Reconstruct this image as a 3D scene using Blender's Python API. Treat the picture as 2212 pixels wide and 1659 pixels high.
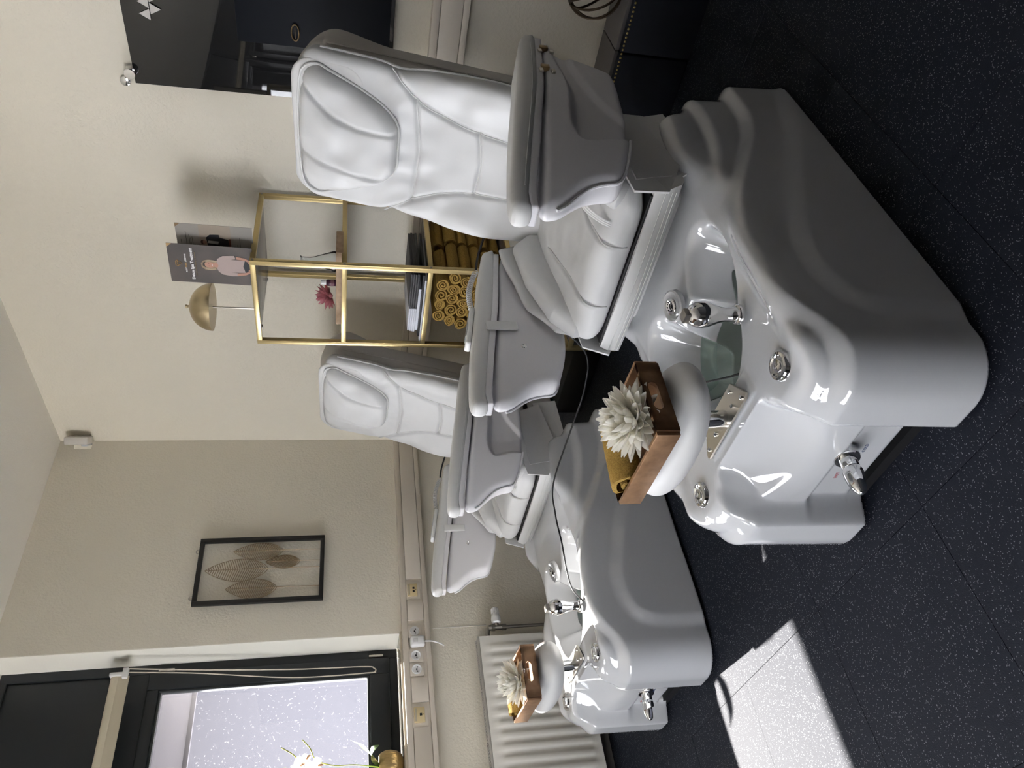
import bpy, bmesh, math, random
import numpy as np
from mathutils import Vector, Matrix
from math import pi, sin, cos, radians

# ------------------------------------------------------------------ camera
sc = bpy.context.scene
for o in list(bpy.data.objects):
    bpy.data.objects.remove(o)
F_PX = 1611.574
YAW, PITCH, ROLL = -0.821623922, -0.22291427, -0.0120492897
CAM_H = 1.3
fw = Vector((sin(YAW)*cos(PITCH), cos(YAW)*cos(PITCH), sin(PITCH)))
rt = Vector((cos(YAW), -sin(YAW), 0))
dn = fw.cross(rt)
r_ = rt*cos(ROLL) + dn*sin(ROLL)
d_ = rt*-sin(ROLL) + dn*cos(ROLL)
cd = bpy.data.cameras.new('camera')
cam = bpy.data.objects.new('camera', cd)
sc.collection.objects.link(cam)
# the photograph was taken in portrait and is stored turned by 90 degrees
m = Matrix(((d_.x, r_.x, -fw.x, 0), (d_.y, r_.y, -fw.y, 0), (d_.z, r_.z, -fw.z, CAM_H), (0, 0, 0, 1)))
cam.matrix_world = m
cd.sensor_fit = 'HORIZONTAL'
cd.sensor_width = 36.0
cd.lens = F_PX/2212*36.0
cd.clip_start = 0.02
sc.camera = cam

# ------------------------------------------------------------------ world, sun, exposure
w = bpy.data.worlds.new('world'); sc.world = w; w.use_nodes = True
wn = w.node_tree
bg = wn.nodes['Background']
bg.inputs['Color'].default_value = (0.92, 0.94, 1.0, 1)
bg.inputs['Strength'].default_value = 13.0
sd = bpy.data.lights.new('sun', 'SUN'); sun = bpy.data.objects.new('sun', sd)
sc.collection.objects.link(sun)
sun.rotation_euler = Vector((1.2, -0.13, -1.0)).to_track_quat('-Z', 'Y').to_euler()
sd.energy = 48.0; sd.angle = radians(0.55); sd.color = (1.0, 0.95, 0.88)
sc.view_settings.view_transform = 'Standard'
sc.view_settings.look = 'None'
sc.view_settings.gamma = 1.0
sc.view_settings.use_curve_mapping = False
sc.view_settings.exposure = 0.52
try:
    sc.cycles.use_denoising = True
    sc.cycles.sample_clamp_indirect = 6.0
    sc.cycles.max_bounces = 10
    sc.cycles.diffuse_bounces = 6
    sc.cycles.caustics_reflective = False
    sc.cycles.caustics_refractive = False
except Exception:
    pass

# ------------------------------------------------------------------ materials
def mat(name, col, rough=0.5, metal=0.0, bump=None, coat=0.0, trans=0.0, ior=1.45, sheen=0.0, spec=0.5, noise=None, alpha=1.0):
    """bump=(scale,strength,distance) ; noise=(scale, second colour, low, high)"""
    M = bpy.data.materials.new(name); M.use_nodes = True
    nt = M.node_tree; b = nt.nodes['Principled BSDF']
    b.inputs['Base Color'].default_value = (*col, 1)
    b.inputs['Roughness'].default_value = rough
    b.inputs['Metallic'].default_value = metal
    b.inputs['Coat Weight'].default_value = coat
    b.inputs['Coat Roughness'].default_value = 0.03
    b.inputs['Transmission Weight'].default_value = trans
    b.inputs['IOR'].default_value = ior
    b.inputs['Sheen Weight'].default_value = sheen
    b.inputs['Specular IOR Level'].default_value = spec
    b.inputs['Alpha'].default_value = alpha
    tc = nt.nodes.new('ShaderNodeTexCoord')
    if noise:
        n = nt.nodes.new('ShaderNodeTexNoise'); n.inputs['Scale'].default_value = noise[0]; n.inputs['Detail'].default_value = 6
        nt.links.new(tc.outputs['Object'], n.inputs['Vector'])
        r = nt.nodes.new('ShaderNodeValToRGB')
        r.color_ramp.elements[0].position = noise[2]; r.color_ramp.elements[1].position = noise[3]
        r.color_ramp.elements[0].color = (*col, 1); r.color_ramp.elements[1].color = (*noise[1], 1)
        nt.links.new(n.outputs['Fac'], r.inputs['Fac']); nt.links.new(r.outputs['Color'], b.inputs['Base Color'])
    last = None
    for bb in ([bump] if bump and not isinstance(bump, list) else (bump or [])):
        n = nt.nodes.new('ShaderNodeTexNoise'); n.inputs['Scale'].default_value = bb[0]; n.inputs['Detail'].default_value = bb[3] if len(bb) > 3 else 4
        nt.links.new(tc.outputs['Object'], n.inputs['Vector'])
        B = nt.nodes.new('ShaderNodeBump'); B.inputs['Strength'].default_value = bb[1]; B.inputs['Distance'].default_value = bb[2]
        nt.links.new(n.outputs['Fac'], B.inputs['Height'])
        if last: nt.links.new(last.outputs['Normal'], B.inputs['Normal'])
        nt.links.new(B.outputs['Normal'], b.inputs['Normal']); last = B
    return M

WALL = mat('wall_plaster', (0.73, 0.685, 0.585), 0.9, bump=[(85, 0.42, 0.005), (260, 0.3, 0.002)], spec=0.2)
CEIL = mat('ceiling_plaster', (0.93, 0.91, 0.86), 0.95, bump=(150, 0.4, 0.003), spec=0.2)
DUCT = mat('duct_plastic', (0.66, 0.60, 0.52), 0.45)
CREAM = mat('cream_plastic', (0.62, 0.50, 0.28), 0.4)
WHITEP = mat('white_plastic', (0.80, 0.80, 0.80), 0.35)
BLACKF = mat('anthracite_frame', (0.016, 0.019, 0.022), 0.35)
ACR = mat('white_acrylic', (0.56, 0.57, 0.585), 0.04, coat=1.0, spec=0.6)
LEATH = mat('white_leather', (0.61, 0.612, 0.612), 0.42, bump=[(9, 0.55, 0.035, 1.0), (420, 0.15, 0.0005)], spec=0.4)
LEATH2 = mat('white_leather_smooth', (0.62, 0.618, 0.61), 0.42, bump=(420, 0.2, 0.0006), spec=0.4)
STITCH = mat('white_thread', (0.62, 0.62, 0.61), 0.7)
SHELL = mat('grey_shell', (0.50, 0.475, 0.445), 0.5, bump=(500, 0.1, 0.0003))
SHELLW = mat('armrest_shell', (0.70, 0.69, 0.71), 0.38, bump=(500, 0.08, 0.0003))
CHROME = mat('chrome', (0.80, 0.80, 0.80), 0.06, metal=1.0)
STEEL = mat('brushed_steel', (0.62, 0.58, 0.50), 0.28, metal=1.0)
BRONZE = mat('old_brass', (0.30, 0.22, 0.12), 0.4, metal=1.0)
BLACK = mat('black_rubber', (0.008, 0.008, 0.009), 0.5)
BLACKG = mat('reflection_black', (0.004, 0.005, 0.008), 0.5, spec=.1)
GOLD = mat('satin_brass', (0.52, 0.41, 0.20), 0.32, metal=0.85, bump=(300, 0.05, 0.0005))
def thin_glass(name, tint, ior, diff=0.0, dcol=(.8, .8, .8), rough=.02):
    M = bpy.data.materials.new(name); M.use_nodes = True; nt = M.node_tree
    for n in list(nt.nodes):
        if n.type == 'BSDF_PRINCIPLED': nt.nodes.remove(n)
    out = [n for n in nt.nodes if n.type == 'OUTPUT_MATERIAL'][0]
    t = nt.nodes.new('ShaderNodeBsdfTransparent'); t.inputs['Color'].default_value = (*tint, 1)
    g = nt.nodes.new('ShaderNodeBsdfGlossy'); g.inputs['Roughness'].default_value = rough
    fr = nt.nodes.new('ShaderNodeFresnel'); fr.inputs['IOR'].default_value = ior
    a = t
    if diff:
        d = nt.nodes.new('ShaderNodeBsdfDiffuse'); d.inputs['Color'].default_value = (*dcol, 1)
        m0 = nt.nodes.new('ShaderNodeMixShader'); m0.inputs[0].default_value = diff
        nt.links.new(t.outputs[0], m0.inputs[1]); nt.links.new(d.outputs[0], m0.inputs[2]); a = m0
    mx = nt.nodes.new('ShaderNodeMixShader')
    nt.links.new(fr.outputs[0], mx.inputs[0]); nt.links.new(a.outputs[0], mx.inputs[1]); nt.links.new(g.outputs[0], mx.inputs[2])
    nt.links.new(mx.outputs[0], out.inputs['Surface'])
    return M
GLASSY = thin_glass('frosted_shelf_glass', (.88, .88, .88), 1.4, .35, (.62, .60, .60), .15)
GLASSC = thin_glass('clear_glass', (.97, .98, .98), 1.2, .06, (.8, .82, .82))
WATER = thin_glass('water', (.80, .90, .86), 1.33)
NAVY = mat('navy_velvet', (0.006, 0.008, 0.018), 0.7, sheen=0.0)
GREYTOP = mat('grey_board', (0.13, 0.12, 0.115), 0.6)
TOWEL = mat('mustard_terry', (0.42, 0.27, 0.075), 0.95, bump=[(330, 0.9, 0.004)], noise=(200, (0.30, 0.185, 0.05), 0.35, 0.7), spec=0.1)
WOOD = mat('copper_wood', (0.42, 0.25, 0.14), 0.32, metal=0.55, noise=(22, (0.20, 0.105, 0.055), 0.40, 0.75), bump=(60, 0.3, 0.002))
OAK = mat('pale_oak', (0.40, 0.28, 0.18), 0.6, noise=(30, (0.27, 0.18, 0.11), 0.35, 0.7))
def petal_mat(name, c, tr=.45):
    M = bpy.data.materials.new(name); M.use_nodes = True; nt = M.node_tree
    p = nt.nodes['Principled BSDF']; p.inputs['Base Color'].default_value = (*c, 1); p.inputs['Roughness'].default_value = .6
    out = [n for n in nt.nodes if n.type == 'OUTPUT_MATERIAL'][0]
    t = nt.nodes.new('ShaderNodeBsdfTranslucent'); t.inputs['Color'].default_value = (*c, 1)
    mx = nt.nodes.new('ShaderNodeMixShader'); mx.inputs[0].default_value = tr
    nt.links.new(p.outputs[0], mx.inputs[1]); nt.links.new(t.outputs[0], mx.inputs[2]); nt.links.new(mx.outputs[0], out.inputs['Surface'])
    return M
PETAL = petal_mat('white_petal', (0.92, 0.90, 0.83))
PETALP = petal_mat('pink_petal', (0.62, 0.24, 0.28))
RAD = mat('radiator_enamel', (0.78, 0.76, 0.70), 0.35)
PIPE = mat('nickel_pipe', (0.36, 0.34, 0.31), 0.35, metal=1.0)
SILLM = mat('stone_sill', (0.58, 0.52, 0.42), 0.12, noise=(8, (0.50, 0.44, 0.35), 0.3, 0.8))
CORD = mat('cream_cord', (0.62, 0.56, 0.47), 0.7)
BLIND = mat('cream_blind', (0.62, 0.56, 0.43), 0.7)
LEAFM = mat('bronze_leaf', (0.26, 0.19, 0.11), 0.42, metal=0.75)
PURP = mat('purple_bottle', (0.05, 0.012, 0.035), 0.25)
PAPERW = mat('white_paper', (0.66, 0.68, 0.74), 0.6)
PAPERD = mat('dark_paper', (0.025, 0.025, 0.028), 0.5)
BROCHD = mat('brochure_taupe', (0.085, 0.068, 0.06), 0.45, noise=(9, (0.045, 0.040, 0.038), 0.3, 0.75))
BROCHG = mat('brochure_grey', (0.33, 0.31, 0.28), 0.5)
def flat(name, c, r=0.6): return mat(name, c, r)

# ------------------------------------------------------------------ helpers
def link(o, parent=None, loc=None):
    sc.collection.objects.link(o)
    if parent is not None: o.parent = parent
    if loc is not None: o.location = loc
    return o
def thing(name, label, cat, loc=(0, 0, 0), group=None):
    o = bpy.data.objects.new(name, None); o.empty_display_size = 0.05
    link(o, None, loc); o['label'] = label; o['category'] = cat
    if group: o['group'] = group
    return o
def tag(o, label, cat, group=None):
    o['label'] = label; o['category'] = cat
    if group: o['group'] = group
    return o
def struct(o):
    o['kind'] = 'structure'; return o

class MB:
    """collects geometry, then becomes ONE mesh object"""
    def __init__(s): s.v = []; s.f = []; s.sm = []
    def add(s, v, f, smooth=False):
        n = len(s.v); s.v += [tuple(p) for p in v]; s.f += [tuple(i+n for i in q) for q in f]; s.sm += [smooth]*len(f); return s
    def box(s, lo, hi, bev=0.0, rz=0.0, piv=None, M=None, seg=2):
        bm = bmesh.new()
        bmesh.ops.create_cube(bm, size=1)
        c = [(a+b)/2 for a, b in zip(lo, hi)]; d = [abs(b-a) for a, b in zip(lo, hi)]
        for v in bm.verts: v.co = Vector((v.co.x*d[0]+c[0], v.co.y*d[1]+c[1], v.co.z*d[2]+c[2]))
        if bev > 0: bmesh.ops.bevel(bm, geom=bm.edges[:], offset=min(bev, min(d)*.49), segments=seg, profile=.5, affect='EDGES')
        if rz:
            p = Vector(piv or c)
            R = Matrix.Rotation(rz, 3, 'Z')
            for v in bm.verts: v.co = R @ (v.co-p) + p
        if M is not None:
            for v in bm.verts: v.co = M @ v.co
        bm.verts.index_update()
        s.add([v.co[:] for v in bm.verts], [[v.index for v in f.verts] for f in bm.faces], bev > 0)
        bm.free(); return s
    def tube(s, pts, r, seg=10, closed=False, smooth=0, caps=True, flat=None):
        pts = [Vector(p) for p in pts]
        if smooth: pts = catmull(pts, smooth, closed)
        n = len(pts); rr = r if isinstance(r, (list, tuple)) else None
        V = []; prev = None
        for i, p in enumerate(pts):
            a = pts[(i-1) % n] if (closed or i > 0) else p
            b = pts[(i+1) % n] if (closed or i < n-1) else p
            t = (b-a).normalized() if (b-a).length > 1e-9 else Vector((0, 0, 1))
            if prev is None:
                up = Vector((0, 0, 1)) if abs(t.z) < .9 else Vector((1, 0, 0))
                N = t.cross(up).normalized()
            else:
                N = (prev - t*prev.dot(t))
                N = N.normalized() if N.length > 1e-6 else t.orthogonal().normalized()
            prev = N; B = t.cross(N)
            ri = rr[min(len(rr)-1, int(round(i*(len(rr)-1)/max(1, n-1))))] if rr else r
            for k in range(seg):
                a_ = 2*pi*k/seg
                V.append(p + N*(cos(a_)*ri) + B*(sin(a_)*ri*(flat or 1)))
        F = []
        m_ = n if closed else n-1
        for i in range(m_):
            for k in range(seg):
                a0 = i*seg+k; a1 = i*seg+(k+1) % seg; j = ((i+1) % n)*seg
                F.append((a0, a1, j+(k+1) % seg, j+k))
        if not closed and caps:
            F.append(tuple(range(seg))[::-1]); F.append(tuple((n-1)*seg+k for k in range(seg)))
        s.add(V, F, True); return s
    def lathe(s, prof, seg=32, M=None):
        """prof: [(r,z)...]"""
        V = []; F = []
        for r, z in prof:
            for k in range(seg):
                a = 2*pi*k/seg; V.append(Vector((r*cos(a), r*sin(a), z)))
        for i in range(len(prof)-1):
            for k in range(seg):
                F.append((i*seg+k, i*seg+(k+1) % seg, (i+1)*seg+(k+1) % seg, (i+1)*seg+k))
        F.append(tuple(range(seg))[::-1]); F.append(tuple((len(prof)-1)*seg+k for k in range(seg)))
        if M is not None: V = [M @ v for v in V]
        s.add(V, F, True); return s
    def poly(s, pts, d):
        """closed prism: polygon pts (3D), extruded by vector d"""
        n = len(pts); d = Vector(d)
        V = [Vector(p) for p in pts] + [Vector(p)+d for p in pts]
        F = [tuple(range(n))[::-1], tuple(range(n, 2*n))] + [(i, (i+1) % n, n+(i+1) % n, n+i) for i in range(n)]
        s.add(V, F); return s
    def build(s, name, material, parent=None, loc=None, angle=40):
        me = bpy.data.meshes.new(name)
        me.from_pydata([tuple(v) for v in s.v], [], s.f)
        me.polygons.foreach_set('use_smooth', [bool(x) for x in s.sm])
        bm = bmesh.new(); bm.from_mesh(me); bmesh.ops.recalc_face_normals(bm, faces=bm.faces[:]); bm.to_mesh(me); bm.free()
        if any(s.sm):
            try: me.set_sharp_from_angle(angle=radians(angle))
            except Exception: pass
        me.materials.append(material)
        o = bpy.data.objects.new(name, me)
        return link(o, parent, loc)

def catmull(P, k, closed=False):
    out = []; n = len(P)
    rng = range(n) if closed else range(n-1)
    for i in rng:
        p0 = P[(i-1) % n] if (closed or i > 0) else P[0]*2-P[1]
        p1 = P[i]; p2 = P[(i+1) % n]
        p3 = P[(i+2) % n] if (closed or i+2 < n) else P[-1]*2-P[-2]
        for j in range(k):
            t = j/k
            out.append(0.5*((2*p1)+(p2-p0)*t+(2*p0-5*p1+4*p2-p3)*t*t+(3*p1-p0-3*p2+p3)*t**3))
    if not closed: out.append(P[-1])
    return out

# ---- signed-distance modelling with surface nets
def smax(a, b, k): h = np.maximum(k-np.abs(a-b), 0)/k; return np.maximum(a, b)+h*h*k*0.25
def smin(a, b, k): h = np.maximum(k-np.abs(a-b), 0)/k; return np.minimum(a, b)-h*h*k*0.25
def S(t): t = np.clip(t, 0, 1); return t*t*(3-2*t)
def rbox(x, y, z, c, b, r):
    qx = np.abs(x-c[0])-b[0]+r; qy = np.abs(y-c[1])-b[1]+r; qz = np.abs(z-c[2])-b[2]+r
    return np.sqrt(np.maximum(qx, 0)**2+np.maximum(qy, 0)**2+np.maximum(qz, 0)**2)+np.minimum(np.maximum(qx, np.maximum(qy, qz)), 0)-r
def rbox2(x, y, c, b, r):
    qx = np.abs(x-c[0])-b[0]+r; qy = np.abs(y-c[1])-b[1]+r
    return np.sqrt(np.maximum(qx, 0)**2+np.maximum(qy, 0)**2)+np.minimum(np.maximum(qx, qy), 0)-r
def poly2(px, py, P):
    d = np.full(px.shape, 1e9); s = np.ones(px.shape); n = len(P)
    for i in range(n):
        ax, ay = P[i]; bx, by = P[i-1]
        ex, ey = bx-ax, by-ay; wx, wy = px-ax, py-ay
        t = np.clip((wx*ex+wy*ey)/(ex*ex+ey*ey+1e-12), 0, 1)
        d = np.minimum(d, (wx-ex*t)**2+(wy-ey*t)**2)
        c1 = py >= ay; c2 = py < by; c3 = ex*wy > ey*wx
        s = np.where((c1 & c2 & c3) | (~c1 & ~c2 & ~c3), -s, s)
    return s*np.sqrt(d)
def smooth_poly(P, k=4):
    return [(p.x, p.y) for p in catmull([Vector((a, b, 0)) for a, b in P], k, True)]
def curve_d(px, py, P):
    d = np.full(px.shape, 1e9)
    for (ax, ay), (bx, by) in zip(P[:-1], P[1:]):
        ex, ey = bx-ax, by-ay; wx, wy = px-ax, py-ay
        t = np.clip((wx*ex+wy*ey)/(ex*ex+ey*ey+1e-12), 0, 1)
        d = np.minimum(d, (wx-ex*t)**2+(wy-ey*t)**2)
    return np.sqrt(d)

def sdf_obj(name, fn, lo, hi, h, material, parent=None, xf=None, iters=3):
    ax = [np.arange(l, u+h, h) for l, u in zip(lo, hi)]
    X, Y, Z = np.meshgrid(*ax, indexing='ij')
    Fv = fn(X, Y, Z)
    nx, ny, nz = Fv.shape
    ins = Fv < 0
    c = [(i, j, k) for i in (0, 1) for j in (0, 1) for k in (0, 1)]
    cnt = sum(ins[i:nx-1+i, j:ny-1+j, k:nz-1+k].astype(np.int8) for i, j, k in c)
    act = (cnt > 0) & (cnt < 8)
    idx = np.full(act.shape, -1, np.int64); I = np.argwhere(act); idx[act] = np.arange(len(I))
    acc = np.zeros((len(I), 3)); num = np.zeros(len(I))
    i0, j0, k0 = I.T
    for a in range(3):
        for b in ((0, 0), (0, 1), (1, 0), (1, 1)):
            o0 = [0, 0, 0]; q = [t for t in range(3) if t != a]; o0[q[0]] = b[0]; o0[q[1]] = b[1]
            o1 = list(o0); o1[a] = 1
            f0 = Fv[i0+o0[0], j0+o0[1], k0+o0[2]]; f1 = Fv[i0+o1[0], j0+o1[1], k0+o1[2]]
            cr = (f0 < 0) != (f1 < 0)
            t = np.where(cr, f0/(np.where(cr, f0-f1, 1)), 0)
            P = np.zeros((len(I), 3)); P += np.array(o0); P[:, a] += t
            acc[cr] += P[cr]; num[cr] += 1
    V = (I + acc/num[:, None])*h + np.array(lo)
    def grad(P):
        e = h*0.3; g = np.zeros_like(P)
        for a in range(3):
            d = np.zeros(3); d[a] = e
            g[:, a] = (fn(*(P+d).T)-fn(*(P-d).T))/(2*e)
        return g
    for _ in range(iters):
        g = grad(V); f = fn(*V.T); g2 = (g**2).sum(1)+1e-9
        st = -(f/g2)[:, None]*g
        L = np.linalg.norm(st, axis=1, keepdims=True); st *= np.minimum(1, h*0.5/np.maximum(L, 1e-9))
        V = V + st*0.8
    N = grad(V); N /= np.linalg.norm(N, axis=1, keepdims=True)+1e-12
    quads = []
    for a in range(3):
        q = [t for t in range(3) if t != a]
        sl0 = [slice(None)]*3; sl1 = [slice(None)]*3
        sl0[a] = slice(0, -1); sl1[a] = slice(1, None)
        A = ins[tuple(sl0)]; B = ins[tuple(sl1)]
        cr = A != B
        E = np.argwhere(cr)
        ok = (E[:, q[0]] > 0) & (E[:, q[1]] > 0) & (E[:, q[0]] < Fv.shape[q[0]]-1) & (E[:, q[1]] < Fv.shape[q[1]]-1)
        E = E[ok]
        def cell(d0, d1):
            C = E.copy(); C[:, q[0]] += d0; C[:, q[1]] += d1
            return idx[C[:, 0], C[:, 1], C[:, 2]]
        Q = np.stack([cell(-1, -1), cell(0, -1), cell(0, 0), cell(-1, 0)], 1)
        fl = A[tuple(E.T)]
        if a == 1: fl = ~fl
        Q[~fl] = Q[~fl][:, ::-1]
        quads.append(Q)
    Q = np.concatenate(quads); Q = Q[(Q >= 0).all(1)]
    if xf is not None:
        V, N = xf(V, N)
    me = bpy.data.meshes.new(name)
    me.vertices.add(len(V)); me.vertices.foreach_set('co', V.astype(np.float32).ravel())
    me.loops.add(len(Q)*4); me.loops.foreach_set('vertex_index', Q.astype(np.int32).ravel())
    me.polygons.add(len(Q)); me.polygons.foreach_set('loop_start', np.arange(0, len(Q)*4, 4, dtype=np.int32))
    me.polygons.foreach_set('loop_total', np.full(len(Q), 4, np.int32))
    me.polygons.foreach_set('use_smooth', np.ones(len(Q), bool))
    me.update(calc_edges=True); me.validate()
    me.normals_split_custom_set_from_vertices([tuple(n) for n in N])
    me.materials.append(material)
    o = bpy.data.objects.new(name, me)
    return link(o, parent)

def text_part(name, body, size, M, material, parent, bold=0.0, font_align='CENTER'):
    cu = bpy.data.curves.new(name, 'FONT'); cu.body = body; cu.size = size; cu.align_x = font_align; cu.align_y = 'CENTER'
    cu.offset = bold; cu.extrude = 0.0003; cu.resolution_u = 3
    o = bpy.data.objects.new(name, cu); link(o)
    dg = bpy.context.evaluated_depsgraph_get()
    me = bpy.data.meshes.new_from_object(o.evaluated_get(dg)); me.name = name
    bpy.data.objects.remove(o); bpy.data.curves.remove(cu)
    for v in me.vertices: v.co = M @ v.co
    me.materials.clear(); me.materials.append(material)
    return link(bpy.data.objects.new(name, me), parent)

rng = random.Random(7)

# ================================================================== ROOM
XL, YB, ZC = -3.738, 2.985, 2.884      # left wall plane, back wall plane, ceiling
XR, YF = 2.6, -3.0
WY0, WY1 = -2.7, 1.705                 # the band of windows in the left wall
WZ0 = 1.0
XO = -3.99                             # outer face of the left wall

b = MB().box((XO, YB, 0), (XR+.2, YB+.2, ZC+.2)); struct(b.build('wall_back', WALL))
b = MB().box((XR, YF, 0), (XR+.2, YB, ZC+.2)); struct(b.build('wall_right', flat('dark_wall', (0.10, 0.10, 0.105), .8)))
FX0, FX1, FZ0, FZ1 = -3.35, -1.15, .95, 2.45
b = MB().box((XO, YF-.2, 0), (FX0, YF, ZC+.2)).box((FX1, YF-.2, 0), (XR+.2, YF, ZC+.2)).box((FX0, YF-.2, 0), (FX1, YF, FZ0)).box((FX0, YF-.2, FZ1), (FX1, YF, ZC+.2)); struct(b.build('wall_front', flat('grey_wall', (0.30, 0.29, 0.28), .8)))
b = MB()
b.box((XO, YF, 0), (XL, YB, WZ0-.03))
b.box((XO, WY1, WZ0-.03), (XL, YB, ZC+.2))
b.box((XO, YF, WZ0-.03), (XL, WY0, ZC+.2))
struct(b.build('wall_left', WALL))
b = MB().box((XO, YF-.2, ZC), (XR+.2, YB+.2, ZC+.15)); struct(b.build('ceiling', CEIL))
b = MB().box((XO, YF-.2, -.12), (XR+.2, YB+.2, -.006))
floor = struct(b.build('floor', flat('screed', (0.006, 0.006, 0.008), .9)))

# rubber tiles with light flecks
def floor_mat():
    M = bpy.data.materials.new('flecked_rubber'); M.use_nodes = True; nt = M.node_tree; p = nt.nodes['Principled BSDF']
    g = nt.nodes.new('ShaderNodeNewGeometry')
    mp = nt.nodes.new('ShaderNodeMapping'); mp.inputs['Scale'].default_value = (1, 1, 1)
    nt.links.new(g.outputs['Position'], mp.inputs['Vector'])
    nz = nt.nodes.new('ShaderNodeTexNoise'); nz.inputs['Scale'].default_value = 60
    nt.links.new(mp.outputs['Vector'], nz.inputs['Vector'])
    mx = nt.nodes.new('ShaderNodeVectorMath'); mx.operation = 'MULTIPLY_ADD'
    nt.links.new(nz.outputs['Color'], mx.inputs[0]); mx.inputs[1].default_value = (.012, .012, 0); nt.links.new(mp.outputs['Vector'], mx.inputs[2])
    v = nt.nodes.new('ShaderNodeTexVoronoi'); v.inputs['Scale'].default_value = 260; v.feature = 'F1'
    nt.links.new(mx.outputs[0], v.inputs['Vector'])
    sep = nt.nodes.new('ShaderNodeSeparateColor'); nt.links.new(v.outputs['Color'], sep.inputs['Color'])
    pick = nt.nodes.new('ShaderNodeMath'); pick.operation = 'LESS_THAN'; pick.inputs[1].default_value = 0.30
    nt.links.new(sep.outputs['Red'], pick.inputs[0])
    near = nt.nodes.new('ShaderNodeMath'); near.operation = 'LESS_THAN'; near.inputs[1].default_value = 0.32
    nt.links.new(v.outputs['Distance'], near.inputs[0])
    mul = nt.nodes.new('ShaderNodeMath'); mul.operation = 'MULTIPLY'
    nt.links.new(pick.outputs[0], mul.inputs[0]); nt.links.new(near.outputs[0], mul.inputs[1])
    mc = nt.nodes.new('ShaderNodeMix'); mc.data_type = 'RGBA'
    mc.inputs[6].default_value = (0.0075, 0.0095, 0.0165, 1); mc.inputs[7].default_value = (0.13, 0.135, 0.15, 1)
    nt.links.new(mul.outputs[0], mc.inputs[0]); nt.links.new(mc.outputs[2], p.inputs['Base Color'])
    p.inputs['Roughness'].default_value = 0.75; p.inputs['Specular IOR Level'].default_value = 0.18
    bp = nt.nodes.new('ShaderNodeBump'); bp.inputs['Strength'].default_value = 0.5; bp.inputs['Distance'].default_value = 0.002
    n2 = nt.nodes.new('ShaderNodeTexNoise'); n2.inputs['Scale'].default_value = 320
    nt.links.new(g.outputs['Position'], n2.inputs['Vector'])
    nt.links.new(n2.outputs['Fac'], bp.inputs['Height']); nt.links.new(bp.outputs['Normal'], p.inputs['Normal'])
    return M
FLOORM = floor_mat()
TS = 0.515
tile_me = None
for i in range(-1, 12):
    for j in range(-8, 5):
        x0 = XL-.10+0.0+i*TS; y0 = 0.797+j*TS  # measured joints
        x0 = -2.284-3*TS+i*TS
        x1 = x0+TS; y1 = y0+TS
        x0c, x1c, y0c, y1c = max(x0, XL), min(x1, XR), max(y0, YF), min(y1, YB)
        if x1c-x0c < .02 or y1c-y0c < .02: continue
        t = MB().box((x0c+.0007, y0c+.0007, -.006), (x1c-.0007, y1c-.0007, rng.uniform(-.0004, .0004)), bev=0)
        t.build('floor_tile', FLOORM, floor)

# skirting
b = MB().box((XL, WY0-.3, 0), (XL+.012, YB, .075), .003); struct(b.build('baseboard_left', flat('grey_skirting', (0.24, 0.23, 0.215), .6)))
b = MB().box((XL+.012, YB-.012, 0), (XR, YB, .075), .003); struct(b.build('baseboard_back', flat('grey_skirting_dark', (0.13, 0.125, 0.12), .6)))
for zz, yy in (((0.54, 0.826), 1.718),):
    b = MB().box((XL, yy-.002, zz[0]), (XL+.003, yy+.002, zz[1])); struct(b.build('trim_1', flat('cable_strip', (0.60, 0.58, 0.53), .6)))

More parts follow.
